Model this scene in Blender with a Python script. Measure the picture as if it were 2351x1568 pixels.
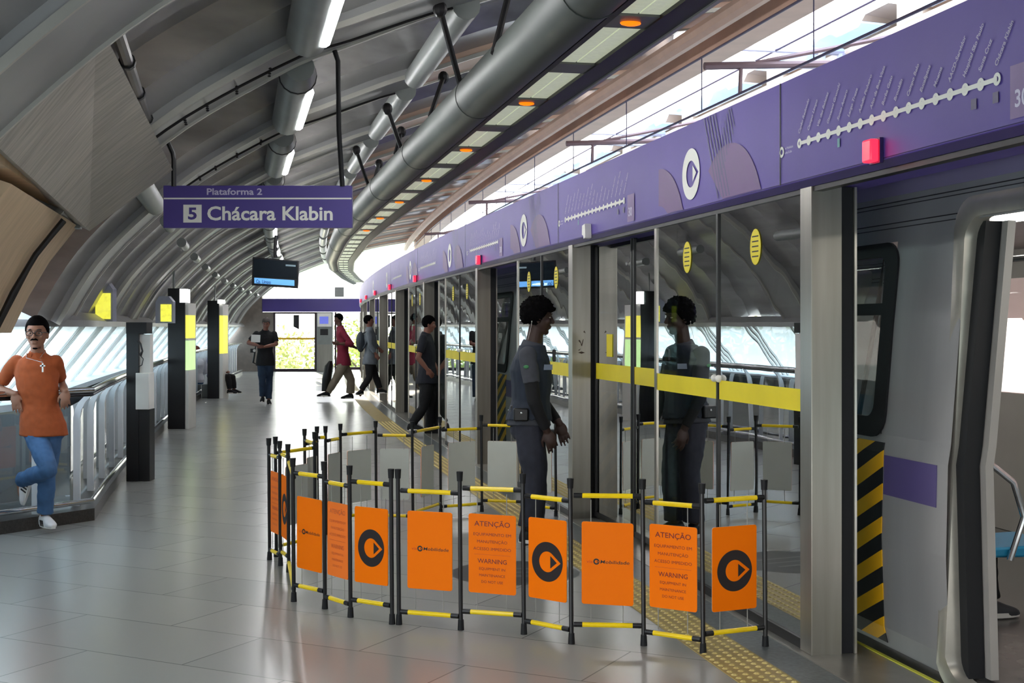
import bpy, math, random
from mathutils import Vector, Matrix
from mathutils.noise import noise
# ------------------------------------------------------------------ camera, sky, sun, exposure
sc = bpy.context.scene
for o in list(bpy.data.objects): bpy.data.objects.remove(o)
FPX = 3000.0; EYE = 1.6
cam_d = bpy.data.cameras.new('camera'); cam = bpy.data.objects.new('camera', cam_d)
sc.collection.objects.link(cam); sc.camera = cam
cam.location = (0, 0, EYE); cam.rotation_euler = (math.pi/2, 0, 0)
cam_d.sensor_width = 36.0; cam_d.lens = 36.0*FPX/2351.0
cam_d.shift_y = -34.0/2351.0; cam_d.clip_start = .05; cam_d.clip_end = 600
w = bpy.data.worlds.new('sky'); sc.world = w; w.use_nodes = True
nt = w.node_tree; bg = nt.nodes['Background']
tc = nt.nodes.new('ShaderNodeTexCoord'); sp = nt.nodes.new('ShaderNodeSeparateXYZ')
rp = nt.nodes.new('ShaderNodeValToRGB')
nt.links.new(tc.outputs['Generated'], sp.inputs[0]); nt.links.new(sp.outputs['Z'], rp.inputs[0])
rp.color_ramp.elements[0].position = .0; rp.color_ramp.elements[0].color = (1, .99, .96, 1)
rp.color_ramp.elements[1].position = .9; rp.color_ramp.elements[1].color = (.62, .80, 1, 1)
nt.links.new(rp.outputs[0], bg.inputs[0]); bg.inputs[1].default_value = 2.9
sd = bpy.data.lights.new('sun', 'SUN'); sun = bpy.data.objects.new('sun', sd); sc.collection.objects.link(sun)
sd.energy = 2.2; sd.angle = .009; sd.color = (1, .90, .74)
sun.location = (3, 40, 30)
sun.rotation_euler = Vector((-.22, .96, .175)).to_track_quat('Z', 'Y').to_euler()
sc.view_settings.view_transform = 'Standard'; sc.view_settings.look = 'None'
sc.view_settings.gamma = 1; sc.view_settings.use_curve_mapping = False
sc.view_settings.exposure = 1.68
# ------------------------------------------------------------------ helpers
C = sc.collection
rnd = random.Random(5)
def lin(c):
    return tuple(((v/255)/12.92 if v/255 <= .04045 else ((v/255+.055)/1.055)**2.4) for v in c)
MATS = {}
def mat(name, rgb, rough=.5, metal=0, var=.12, nscale=6, bump=0, stretch=None, emit=None, espec=None, coat=0):
    if name in MATS: return MATS[name]
    m = bpy.data.materials.new(name); m.use_nodes = True; n = m.node_tree.nodes; l = m.node_tree.links
    b = n['Principled BSDF']; c = lin(rgb)
    b.inputs['Roughness'].default_value = rough; b.inputs['Metallic'].default_value = metal
    if coat: b.inputs['Coat Weight'].default_value = coat
    t = n.new('ShaderNodeTexCoord'); mp = n.new('ShaderNodeMapping')
    if stretch: mp.inputs['Scale'].default_value = stretch
    no = n.new('ShaderNodeTexNoise'); no.inputs['Scale'].default_value = nscale; no.inputs['Detail'].default_value = 5
    l.new(t.outputs['Object'], mp.inputs[0]); l.new(mp.outputs[0], no.inputs[0])
    r = n.new('ShaderNodeValToRGB')
    r.color_ramp.elements[0].position = .3; r.color_ramp.elements[1].position = .7
    r.color_ramp.elements[0].color = tuple(max(0, v*(1-var)) for v in c)+(1,)
    r.color_ramp.elements[1].color = tuple(min(1, v*(1+var)) for v in c)+(1,)
    l.new(no.outputs[0], r.inputs[0]); l.new(r.outputs[0], b.inputs['Base Color'])
    if bump:
        bp = n.new('ShaderNodeBump'); bp.inputs['Strength'].default_value = bump; bp.inputs['Distance'].default_value = .01
        l.new(no.outputs[0], bp.inputs['Height']); l.new(bp.outputs[0], b.inputs['Normal'])
    if emit:
        b.inputs['Emission Color'].default_value = lin(rgb)+(1,); b.inputs['Emission Strength'].default_value = emit
    MATS[name] = m; return m
def glass_mat(name, tint, refl=1.0, rough=.0, base=.02, haze=0, hazecol=(200, 215, 220)):
    if name in MATS: return MATS[name]
    m = bpy.data.materials.new(name); m.use_nodes = True; n = m.node_tree.nodes; l = m.node_tree.links
    n.remove(n['Principled BSDF']); out = n['Material Output']
    tr = n.new('ShaderNodeBsdfTransparent'); tr.inputs[0].default_value = lin(tint)+(1,)
    gl = n.new('ShaderNodeBsdfGlossy'); gl.inputs['Roughness'].default_value = rough
    no = n.new('ShaderNodeTexNoise'); no.inputs['Scale'].default_value = 1.3
    bp = n.new('ShaderNodeBump'); bp.inputs['Strength'].default_value = .06; bp.inputs['Distance'].default_value = .02
    l.new(no.outputs[0], bp.inputs['Height']); l.new(bp.outputs[0], gl.inputs['Normal'])
    fr = n.new('ShaderNodeFresnel'); fr.inputs[0].default_value = 1.5
    mu = n.new('ShaderNodeMath'); mu.operation = 'MULTIPLY_ADD'; mu.inputs[1].default_value = refl; mu.inputs[2].default_value = base
    mu.use_clamp = True
    l.new(fr.outputs[0], mu.inputs[0])
    mx = n.new('ShaderNodeMixShader'); l.new(mu.outputs[0], mx.inputs[0]); l.new(gl.outputs[0], mx.inputs[2])
    if haze:
        df = n.new('ShaderNodeBsdfDiffuse'); df.inputs[0].default_value = lin(hazecol)+(1,)
        tl = n.new('ShaderNodeBsdfTranslucent'); tl.inputs[0].default_value = lin(hazecol)+(1,)
        ma = n.new('ShaderNodeMixShader'); ma.inputs[0].default_value = .5
        l.new(df.outputs[0], ma.inputs[1]); l.new(tl.outputs[0], ma.inputs[2])
        mh = n.new('ShaderNodeMixShader'); mh.inputs[0].default_value = haze
        l.new(tr.outputs[0], mh.inputs[1]); l.new(ma.outputs[0], mh.inputs[2]); l.new(mh.outputs[0], mx.inputs[1])
    else: l.new(tr.outputs[0], mx.inputs[1])
    l.new(mx.outputs[0], out.inputs[0]); MATS[name] = m; return m
class MB:
    def __init__(s): s.v = []; s.f = []
    def add(s, vs, fs):
        o = len(s.v); s.v += [Vector(v) for v in vs]; s.f += [tuple(i+o for i in f) for f in fs]; return s
    def obox(s, c, ax, ay, az):            # centre and three half-axis vectors
        c = Vector(c); ax = Vector(ax); ay = Vector(ay); az = Vector(az)
        vs = [c+ax*i+ay*j+az*k for i in (-1, 1) for j in (-1, 1) for k in (-1, 1)]
        return s.add(vs, [(0,1,3,2), (4,6,7,5), (0,4,5,1), (2,3,7,6), (0,2,6,4), (1,5,7,3)])
    def box(s, x0, x1, y0, y1, z0, z1):
        return s.obox(((x0+x1)/2, (y0+y1)/2, (z0+z1)/2), ((x1-x0)/2, 0, 0), (0, (y1-y0)/2, 0), (0, 0, (z1-z0)/2))
    def loft(s, rings, closed=True, cap=True):
        n = len(rings[0]); vs = [p for r in rings for p in r]; fs = []
        m = n if closed else n-1
        for i in range(len(rings)-1):
            for j in range(m):
                a = i*n+j; b = i*n+(j+1) % n; fs.append((a, b, b+n, a+n))
        if cap and closed: fs.append(tuple(range(n))[::-1]); fs.append(tuple(range((len(rings)-1)*n, len(rings)*n)))
        return s.add(vs, fs)
    def tube(s, pts, r, n=10, cap=True):
        pts = [Vector(p) for p in pts]; rs = r if isinstance(r, (list, tuple)) else [r]*len(pts)
        rings = []; u = None
        for i, p in enumerate(pts):
            d = (pts[min(i+1, len(pts)-1)]-pts[max(i-1, 0)]).normalized()
            if u is None:
                u = d.cross(Vector((0, 0, 1)));  u = d.cross(Vector((1, 0, 0))) if u.length < .05 else u
            u = (u-d*u.dot(d)).normalized(); v = d.cross(u)
            rings.append([p+(u*math.cos(2*math.pi*k/n)+v*math.sin(2*math.pi*k/n))*rs[i] for k in range(n)])
        return s.loft(rings, True, cap)
    def ell(s, c, ax, ay, az, nu=16, nv=10):
        c = Vector(c); ax = Vector(ax); ay = Vector(ay); az = Vector(az); vs = [c-az]; fs = []
        for j in range(1, nv):
            a = math.pi*j/nv
            for i in range(nu):
                b = 2*math.pi*i/nu
                vs.append(c-az*math.cos(a)+(ax*math.cos(b)+ay*math.sin(b))*math.sin(a))
        vs.append(c+az); L = len(vs)-1
        for i in range(nu):
            k = (i+1) % nu; fs.append((0, 1+k, 1+i)); fs.append((L, L-nu+i, L-nu+k))
            for j in range(nv-2):
                a = 1+j*nu+i; b = 1+j*nu+k; fs.append((a, b, b+nu, a+nu))
        return s.add(vs, fs)
    def prism(s, poly, o, x, y, d):        # 2-D polygon in frame (o,x,y), thickness vector d
        o = Vector(o); x = Vector(x); y = Vector(y); d = Vector(d)
        a = [o+x*p[0]+y*p[1] for p in poly]; n = len(a)
        return s.add(a+[p+d for p in a], [tuple(range(n))[::-1], tuple(range(n, 2*n))]+[(i, (i+1) % n, (i+1) % n+n, i+n) for i in range(n)])
    def build(s, name, m, parent=None, smooth=30, org=None, bevel=0):
        me = bpy.data.meshes.new(name)
        if parent is not None: o0 = Vector(parent.get('_o', (0, 0, 0)))
        elif org is not None: o0 = Vector(org)
        else:
            xs = [v.x for v in s.v]; ys = [v.y for v in s.v]
            o0 = Vector(((min(xs)+max(xs))/2, (min(ys)+max(ys))/2, min(v.z for v in s.v)))
        me.from_pydata([v-o0 for v in s.v], [], s.f)
        for mm in (m if isinstance(m, (list, tuple)) else [m]): me.materials.append(mm)
        me.validate(); me.update()
        if smooth:
            me.polygons.foreach_set('use_smooth', [True]*len(me.polygons)); me.set_sharp_from_angle(angle=math.radians(smooth))
        o = bpy.data.objects.new(name, me); C.objects.link(o)
        if parent is not None: o.parent = parent; o['_o'] = tuple(o0)
        else: o.location = o0; o['_o'] = tuple(o0)
        if bevel:
            b = o.modifiers.new('bevel', 'BEVEL'); b.width = bevel; b.segments = 2; b.limit_method = 'ANGLE'
        return o
def tag(o, label, cat, group=None, kind=None):
    o['label'] = label; o['category'] = cat
    if group: o['group'] = group
    if kind: o['kind'] = kind
    return o
def thing(name, loc, label, cat, group=None, kind=None):
    o = bpy.data.objects.new(name, None); C.objects.link(o); o.empty_display_size = .1
    o.location = loc; o['_o'] = tuple(loc); return tag(o, label, cat, group, kind)
def struct(o): o['kind'] = 'structure'; return o
ORD = ['nearest', 'second nearest', 'third nearest', 'fourth nearest', 'fifth nearest', 'sixth nearest', 'seventh nearest', 'eighth nearest', 'ninth nearest', 'tenth nearest', 'eleventh nearest', 'twelfth nearest', 'thirteenth nearest', 'fourteenth nearest', 'fifteenth nearest', 'sixteenth nearest', 'seventeenth nearest', 'eighteenth nearest', 'nineteenth nearest', 'twentieth nearest']
# text as mesh, fitted into a box: o = lower-left corner, x/y unit vectors, width w (None = natural), cap height h
def text_into(mb, body, o, x, y, h, w=None, lift=.001, bold=0, align='L', shear=0):
    cu = bpy.data.curves.new('t', 'FONT'); cu.body = body; cu.size = 1; cu.offset = bold; cu.shear = shear
    cu.resolution_u = 3
    ob = bpy.data.objects.new('t', cu); C.objects.link(ob)
    dg = bpy.context.evaluated_depsgraph_get(); me = bpy.data.meshes.new_from_object(ob.evaluated_get(dg))
    vs = [v.co.copy() for v in me.vertices]; fs = [tuple(p.vertices) for p in me.polygons]
    bpy.data.objects.remove(ob); bpy.data.curves.remove(cu); bpy.data.meshes.remove(me)
    if not vs: return
    x0 = min(v.x for v in vs); x1 = max(v.x for v in vs); s = h/.70
    sx = s if w is None else w/(x1-x0)
    x = Vector(x).normalized(); y = Vector(y).normalized(); n = x.cross(y)
    off = 0 if align == 'L' else -(x1-x0)*sx/2
    o = Vector(o)
    mb.add([o+x*((v.x-x0)*sx+off)+y*(v.y*s)+n*lift for v in vs], fs)
# platform curve: s is distance ahead, t is offset to the right of the screen-door line
def E(s): return 2.78-.21*s+(.0015*(s-14)**2 if s > 14 else 0)
def P(s, t, z):
    e = -.21+(.003*(s-14) if s > 14 else 0); n = math.sqrt(1+e*e)
    return Vector((E(s)+t/n, s-e*t/n, z))
def TN(s):
    e = -.21+(.003*(s-14) if s > 14 else 0); n = math.sqrt(1+e*e)
    return Vector((e/n, 1/n, 0)), Vector((1/n, -e/n, 0))
def srange(a, b, d):
    n = max(1, int(round((b-a)/d))); return [a+(b-a)*i/n for i in range(n+1)]
def sweep(mb, prof, s0, s1, ds=1.0, closed=True):
    if s1 <= 14: ds = 50
    return mb.loft([[P(s, t, z) for t, z in prof] for s in srange(s0, s1, ds)], closed, closed)
def rect(t0, t1, z0, z1): return [(t0, z0), (t1, z0), (t1, z1), (t0, z1)]
def pbox(mb, s0, s1, t0, t1, z0, z1): return sweep(mb, rect(t0, t1, z0, z1), s0, s1, 1.0)
def px(x, y, Y): return Vector(((x-1175.5)*Y/FPX, Y, EYE+(750-y)*Y/FPX))    # point seen at (x,y) at distance Y
ARCH = [(-4.22, 1.62), (-3.98, 2.04), (-3.72, 2.36), (-3.3, 2.76), (-2.92, 3.05), (-2.33, 3.40), (-2.0, 3.54), (-1.42, 3.78), (-1.0, 3.92), (-.4, 4.13), (.4, 4.36), (1.3, 4.53), (2.2, 4.66)]
def arch_pt(i): return ARCH[i]
def catmull(pts, n=4):
    out = []
    for i in range(len(pts)-1):
        p0 = pts[max(i-1, 0)]; p1 = pts[i]; p2 = pts[i+1]; p3 = pts[min(i+2, len(pts)-1)]
        for k in range(n):
            u = k/n
            out.append(tuple(.5*((2*b)+(-a+c)*u+(2*a-5*b+4*c-d)*u*u+(-a+3*b-3*c+d)*u**3) for a, b, c, d in zip(p0, p1, p2, p3)))
    out.append(tuple(pts[-1])); return out
ARC = catmull(ARCH, 3)
def arc_norm(i, A=None):
    A = A or ARC; a = A[max(i-1, 0)]; b = A[min(i+1, len(A)-1)]; dx = b[0]-a[0]; dz = b[1]-a[1]; L = math.hypot(dx, dz)
    return (-dz/L, dx/L)
def arc_off(off, A=None):
    A = A or ARC; return [(p[0]+arc_norm(i, A)[0]*off, p[1]+arc_norm(i, A)[1]*off) for i, p in enumerate(A)]
def arch_z(t):
    for a, b in zip(ARC, ARC[1:]):
        if a[0] <= t <= b[0]: return a[1]+(b[1]-a[1])*(t-a[0])/(b[0]-a[0])
    return ARC[-1][1]
# ------------------------------------------------------------------ materials
M = dict(
 deck=mat('roof_sheet', (164, 162, 162), .30, .6, .22, 2.2, 0, (1, .35, 3)),
 rib=mat('roof_rib_paint', (150, 150, 150), .40, .35, .12, 1.6),
 flange=mat('roof_flange', (176, 174, 166), .35, .4, .1, 4),
 cream=mat('cream_beam', (214, 180, 158), .55, 0, .08, 3),
 conc=mat('board_concrete', (172, 166, 156), .8, 0, .22, 3.0, .4, (1.2, 12, 1.2)),
 beige=mat('beige_concrete', (205, 180, 148), .75, 0, .10, 2.5, .2, (1, 6, 1)),
 dark=mat('dark_steel', (34, 32, 34), .45, .3, .2, 8),
 black=mat('black_plastic', (16, 16, 19), .42, 0, .2, 8),
 rubber=mat('black_rubber', (6, 8, 14), .7, 0, .2, 8),
 steel=mat('brushed_steel', (176, 172, 164), .30, .9, .10, 9, 0, (1, 1, .05)),
 steel_end=mat('satin_steel', (150, 146, 138), .38, .9, .12, 5, 0, (3, 3, .2)),
 chrome=mat('polished_rail', (205, 208, 210), .16, .95, .06, 5),
 duct=mat('galvanised_duct', (70, 75, 72), .5, .25, .12, 3),
 purple=mat('lilac_fascia', (90, 72, 154), .45, 0, .10, 1.1),
 purple_d=mat('fascia_lip', (52, 40, 92), .4, 0, .1, 2),
 purple_s=mat('sign_purple', (76, 62, 138), .38, 0, .05, 2),
 purple_m=mat('fascia_graphic_magenta', (92, 50, 116), .45, 0, .08, 2),
 purple_l=mat('fascia_graphic_dark', (56, 44, 104), .45, 0, .08, 2),
 white=mat('white_print', (232, 230, 224), .5, 0, .04, 4),
 lilac_w=mat('pale_print', (196, 188, 214), .5, 0, .05, 4),
 red=mat('red_signal_lens', (255, 22, 40), .3, 0, .05, 4, emit=1.7),
 orange=mat('fluorescent_orange', (255, 122, 0), .55, 0, .03, 3),
 orange_l=mat('faded_orange', (255, 128, 48), .6, 0, .04, 3),
 yellow=mat('yellow_plastic', (250, 214, 16), .32, 0, .08, 9),
 ink=mat('dark_print', (30, 22, 24), .55, 0, .1, 8),
 ink_r=mat('maroon_print', (120, 18, 10), .55, 0, .08, 8),
 boardback=mat('board_back', (205, 208, 200), .6, 0, .05, 3),
 amber=mat('amber_lamp', (255, 112, 6), .35, 0, .05, 3, emit=.5),
 tube=mat('lit_tube', (255, 255, 255), .3, 0, .01, 3, emit=22),
 bulk=mat('light_housing', (128, 132, 130), .4, .1, .08, 4),
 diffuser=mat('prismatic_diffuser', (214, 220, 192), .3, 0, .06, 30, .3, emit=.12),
 slat=mat('white_slat', (238, 244, 248), .4, 0, .04, 5),
 wallp=mat('pale_wall_panel', (200, 210, 216), .5, 0, .08, 2),
 kerb=mat('dark_granite', (62, 60, 58), .35, 0, .3, 60),
 granite=mat('speckled_granite', (98, 104, 104), .28, 0, .3, 45),
 sill=mat('metal_sill', (170, 168, 160), .3, .7, .1, 8),
 tact=mat('tactile_yellow', (160, 140, 84), .5, 0, .12, 10),
 hazy=mat('hazard_yellow', (235, 176, 10), .45, 0, .06, 6),
 train=mat('train_steel', (160, 160, 162), .30, .45, .10, 3, 0, (1, 1, .15)),
 tband=mat('train_lilac_band', (84, 74, 124), .4, .2, .06, 3),
 tin=mat('train_inner', (148, 144, 140), .5, 0, .05, 3),
 blue=mat('seat_blue', (34, 40, 150), .35, 0, .08, 5),
 cyan=mat('seat_cyan', (24, 120, 160), .35, 0, .08, 5),
 ydecal=mat('yellow_decal', (226, 206, 30), .5, 0, .05, 4),
 skyglass=glass_mat('sky_glass', (222, 236, 252), .4, .02, .02, .30, (214, 232, 252)),
 psd=glass_mat('screen_glass', (196, 212, 208), .85, .0, .02),
 win=glass_mat('window_glass', (205, 220, 230), .6, .02, .02, .92, (176, 188, 190)),
 rail_glass=glass_mat('rail_glass', (228, 236, 240), .8, .02, .02, .22, (214, 226, 232)),
 mapname=mat('faded_lilac_print', (156, 144, 186), .5, 0, .05, 4),
 canopy=mat('canopy_brown', (158, 146, 136), .5, .1, .1, 2),
 portal=mat('portal_grey_white', (196, 194, 208), .5, 0, .05, 3),
 lowwall=mat('lower_wall', (66, 70, 76), .85, 0, .12, 2),
 screen=mat('dark_screen', (18, 26, 34), .25, 0, .1, 4),
 screenblue=mat('screen_bar', (92, 150, 210), .3, 0, .04, 4, emit=.35),
)
def floor_material():
    m = bpy.data.materials.new('floor_tiles'); m.use_nodes = True; n = m.node_tree.nodes; l = m.node_tree.links; b = n['Principled BSDF']
    t = n.new('ShaderNodeTexCoord'); mp = n.new('ShaderNodeMapping'); mp.inputs['Rotation'].default_value = (0, 0, math.radians(27))
    br = n.new('ShaderNodeTexBrick'); br.inputs['Scale'].default_value = 1; br.inputs['Brick Width'].default_value = 1.2; br.inputs['Row Height'].default_value = .6
    br.inputs['Mortar Size'].default_value = .0045; br.inputs['Mortar Smooth'].default_value = .3
    br.inputs['Color1'].default_value = lin((150, 150, 147))+(1,); br.inputs['Color2'].default_value = lin((158, 158, 154))+(1,); br.inputs['Mortar'].default_value = lin((112, 112, 111))+(1,)
    no = n.new('ShaderNodeTexNoise'); no.inputs['Scale'].default_value = .9; no.inputs['Detail'].default_value = 8
    mr = n.new('ShaderNodeMapRange'); mr.inputs[3].default_value = .215; mr.inputs[4].default_value = .275
    l.new(t.outputs['Object'], mp.inputs[0]); l.new(mp.outputs[0], br.inputs[0]); l.new(t.outputs['Object'], no.inputs[0])
    l.new(no.outputs[0], mr.inputs[0]); l.new(mr.outputs[0], b.inputs['Roughness'])
    l.new(br.outputs[0], b.inputs['Base Color']); b.inputs['Specular IOR Level'].default_value = .37
    return m
M['floor'] = floor_material()
def stripes_material():
    m = bpy.data.materials.new('hazard_stripes'); m.use_nodes = True; n = m.node_tree.nodes; l = m.node_tree.links; b = n['Principled BSDF']
    t = n.new('ShaderNodeTexCoord'); sx = n.new('ShaderNodeSeparateXYZ'); l.new(t.outputs['Object'], sx.inputs[0])
    a = n.new('ShaderNodeMath'); a.operation = 'MULTIPLY_ADD'; a.inputs[1].default_value = .48    # slanted bands
    l.new(sx.outputs['Y'], a.inputs[0]); l.new(sx.outputs['Z'], a.inputs[2])
    d = n.new('ShaderNodeMath'); d.operation = 'MULTIPLY'; d.inputs[1].default_value = 1/.166; l.new(a.outputs[0], d.inputs[0])
    f = n.new('ShaderNodeMath'); f.operation = 'FRACT'; l.new(d.outputs[0], f.inputs[0])
    g = n.new('ShaderNodeMath'); g.operation = 'GREATER_THAN'; g.inputs[1].default_value = .5; l.new(f.outputs[0], g.inputs[0])
    mx = n.new('ShaderNodeMix'); mx.data_type = 'RGBA'; l.new(g.outputs[0], mx.inputs[0])
    mx.inputs[6].default_value = lin((12, 12, 20))+(1,); mx.inputs[7].default_value = lin((235, 176, 10))+(1,)
    l.new(mx.outputs[2], b.inputs['Base Color']); b.inputs['Roughness'].default_value = .45
    return m
M['purple'].node_tree.nodes['Principled BSDF'].inputs['Specular IOR Level'].default_value = .25
for k_ in ('orange', 'orange_l'): M[k_].node_tree.nodes['Principled BSDF'].inputs['Specular IOR Level'].default_value = .12
M['stripes'] = stripes_material()
# ------------------------------------------------------------------ floor, edge, setting
S_END = 47.0
mb = MB(); sweep(mb, [(-5.6, 0), (.33, 0), (.33, -.5), (-5.6, -.5)], -6, 49, 1.5); fl = struct(mb.build('floor', M['floor'], org=(0, 0, 0)))
mb = MB(); sweep(mb, rect(-.25, -.045, .0005, .004), 2, S_END-.3); mb2 = mb.build('granite_edge_strip', M['granite']); tag(mb2, 'speckled grey granite strip along the foot of the screen doors', 'floor strip')
mb = MB(); sweep(mb, rect(-.045, .33, .0005, .010), 2, S_END-.3); tag(mb.build('door_sill', M['sill']), 'metal threshold running under the platform screen doors', 'sill')
mb = MB(); sweep(mb, rect(.325, .345, -.03, .014), 2, 40); tag(mb.build('edge_line', mat('edge_yellow', (190, 190, 60), .5)), 'thin yellow green line on the platform edge by the train', 'edge line')
# tactile strip with domes
tp = thing('tactile_strip', P(20, -.385, 0), 'yellow beige tactile paving strip with raised domes along the granite edge', 'tactile paving')
mb = MB(); sweep(mb, rect(-.52, -.25, .0005, .005), 2, S_END-.5); mb.build('tactile_tiles', M['tact'], tp)
mb = MB(); s = 4.6
while s < 22:
    for k in range(5):
        c = P(s+(.0 if s < 50 else 0), -.495+k*.055, .005); r = .017
        if s < 10: ring = 6; mb.loft([[c+Vector((math.cos(a*1.047)*q, math.sin(a*1.047)*q, z)) for a in range(6)] for q, z in ((r, 0), (r*.55, .006))])
        else: mb.loft([[c+Vector((math.cos(a*1.571)*q, math.sin(a*1.571)*q, z)) for a in range(4)] for q, z in ((r, 0), (r*.5, .006))])
    s += .055
o = mb.build('tactile_domes', mat('tactile_dome', (196, 178, 110), .45), tp); o['kind'] = 'stuff'
# ------------------------------------------------------------------ roof deck and ribs
RIB0, RIBW, PER = 8.7, .75, 3.3
KS = range(-4, 12)
FOLD = [(0, .30), (.50, .30), (.62, .19), (1.15, .19), (1.3, .27), (1.75, .27), (1.9, .10), (2.55, .07)]
offs = []
for k in KS:
    a = RIB0+RIBW+k*PER
    for d, o_ in FOLD: offs.append((a+d, o_))
for side in (0,):
    mb = MB(); mb.loft([[P(s, t, z) for t, z in arc_off(o_)] for s, o_ in offs if s < S_END+1.5], False, False)
    ce = struct(mb.build('ceiling', M['deck'], org=P(20, 0, 4), smooth=20))
for j, k in enumerate(KS):
    s0 = RIB0+k*PER; s1 = s0+RIBW
    if s1 > S_END+1: continue
    A = arc_off(0); B = arc_off(.34); cut = 24
    mb = MB(); mb.loft([[P(s0, *A[i]), P(s1, *A[i]), P(s1, *B[i]), P(s0, *B[i])] for i in range(cut+1)])
    r = struct(mb.build('trim_%d' % (j+1), M['rib'], smooth=20))
    mb = MB(); mb.loft([[P(s0, *A[i]), P(s1, *A[i]), P(s1, *B[i]), P(s0, *B[i])] for i in range(cut, len(ARC))]); mb.build('cream_rib_end', M['cream'], r, smooth=20)
    mb = MB()
    for a, b in ((s0-.012, s0+.014), (s1-.014, s1+.012)):
        A = arc_off(-.018); B = arc_off(.02)
        mb.loft([[P(a, *A[i]), P(b, *A[i]), P(b, *B[i]), P(a, *B[i])] for i in range(len(ARC))])
    mb.build('flange', M['flange'], r)
    A = arc_off(-.03)                     # thin conduit clipped under the rib
    if k in (0, 1): mb = MB(); mb.tube([P(s0+.10+.5*(i-8)/14, *A[i]) for i in range(8, 23)], .010, 6); mb.build('conduit', M['dark'], r)
    if k in (0, 1):
        mb = MB(); mm = MB()
        A = arc_off(-.006)
        for q in range(11, 15):
            for jx in range(4):
                p = P(s0+.38+.085*jx, *A[q]); mm.ell(p, (.012, 0, 0), (0, .012, 0), (0, 0, .008), 6, 4)
        mm.build('bolt_marks', M['dark'], r)
# roof edge beam (cream box) along the skylight, plus cross stays
mb = MB(); sweep(mb, rect(1.92, 2.22, 4.36, 4.64), -4, S_END, 2); mb.tube([P(s, 1.62, 4.42) for s in srange(-4, S_END, 2)], .09, 10)
tag(mb.build('roof_edge_beam', M['cream']), 'cream painted steel beam along the edge of the platform roof', 'beam')
def bt(s): return -.45*max(0, min(1, (12.7-s)/1.3))
def bsweep(mb, prof, s0, s1, closed=True):
    ss = [s0, 11.4, 11.8, 12.25, 12.7]+srange(14, s1, 2)
    return mb.loft([[P(s, t+bt(s), z) for t, z in prof] for s in ss], closed, closed)
# base sill beam, glazing, ledge, lower wall
mb = MB(); bsweep(mb, [(-4.34, 1.60), (-4.10, 1.60), (-4.10, 1.66), (-4.22, 1.74), (-4.34, 1.74)], 6, S_END); struct(mb.build('trim_30', M['rib']))
mb = MB(); bsweep(mb, [(-4.26, 1.60), (-4.82, .90)], 4, S_END, False); struct(mb.build('window_1', M['win'], org=P(25, -4.6, .9), smooth=0))
mb = MB()
for k in range(-2, 24):
    for d in (0, .14, .28, .42):
        s = 8.9+k*1.65+d
        if s > S_END-1 or (d > .3 and k % 2): continue
        mb.loft([[P(s, t+bt(s), z), P(s+.045, t+bt(s), z), P(s+.045, t+bt(s)-.03, z), P(s, t+bt(s)-.03, z)] for t, z in ((-4.22, 1.62), (-4.78, .90))])
struct(mb.build('trim_31', M['white'], org=P(25, -4.6, .9)))
mb = MB(); bsweep(mb, [(-4.98, .86), (-4.55, .86), (-4.55, .92), (-4.98, .92)], 3, S_END); struct(mb.build('trim_32', M['wallp']))
mb = MB(); bsweep(mb, rect(-5.0, -4.9, -.1, .86), 3, S_END); struct(mb.build('wall_left', M['lowwall']))
mb = MB(); sweep(mb, rect(-5.5, -4.12, .001, .03), 11.7, S_END-1, 2); struct(mb.build('trim_33', M['kerb']))
mb = MB(); mb.loft([[P(-5.8, t, z), P(-6.0, t, z)] for t, z in ()] or [[P(-5.8, -5.6, 0), P(-6.0, -5.6, 0), P(-6.0, -5.6, 4.6), P(-5.8, -5.6, 4.6)], [P(-5.8, 9, 0), P(-6.0, 9, 0), P(-6.0, 9, 4.6), P(-5.8, 9, 4.6)]]); struct(mb.build('wall_rear_blocker', mat('rear_blocker', (120, 118, 116), .7)))  # unseen wall added behind the camera to darken reflections and ambient light
# near concrete volume at the upper left
cv = thing('concrete_stair_soffit', P(7.8, -4.2, 2.3), 'board marked concrete slab under the roof at the upper left corner', 'concrete slab')
mb = MB(); mb.loft([[P(s, *a0), P(s, *a1), P(s, a1[0]-.2, a1[1]+.1), P(s, a0[0]-.2, a0[1]+.15)] for s, a0, a1 in ((6.17, (-3.30, 2.90), (-3.73, 2.38)), (9.49, (-3.15, 2.66), (-3.69, 2.24)))]); mb.build('sloping_face', M['conc'], cv)
mb = MB(); mb.loft([[P(s, t, z) for t, z in rect(-5.6, -3.77, 2.34, 2.5)] for s in (5.0, 9.40)]); mb.build('underside', M['beige'], cv)
mb = MB(); mb.loft([[P(s, t, z) for t, z in rect(-5.0, -3.74, 2.25, 2.32)] for s in (9.38, 9.5)]); mb.build('edge_ledge', M['bulk'], cv)
mb = MB(); mb.loft([[P(6.9, t, z), P(9.47, t, z), P(9.47, t-.15, z+.05), P(6.9, t-.15, z+.05)] for t, z in ((-4.18, 1.56), (-4.07, 1.80), (-3.94, 2.03), (-3.76, 2.27))])
mb.build('side_panel', M['beige'], cv)
mb = MB(); mb.tube([P(8.6, -4.14, 1.56), P(8.6, -4.03, 1.80), P(8.6, -3.90, 2.03), P(8.6, -3.74, 2.24)], .018, 8); mb.tube([P(8.72, -4.15, 1.56), P(8.72, -3.92, 2.03), P(8.72, -3.75, 2.24)], .012, 8); mb.build('downpipe', M['dark'], cv)
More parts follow.
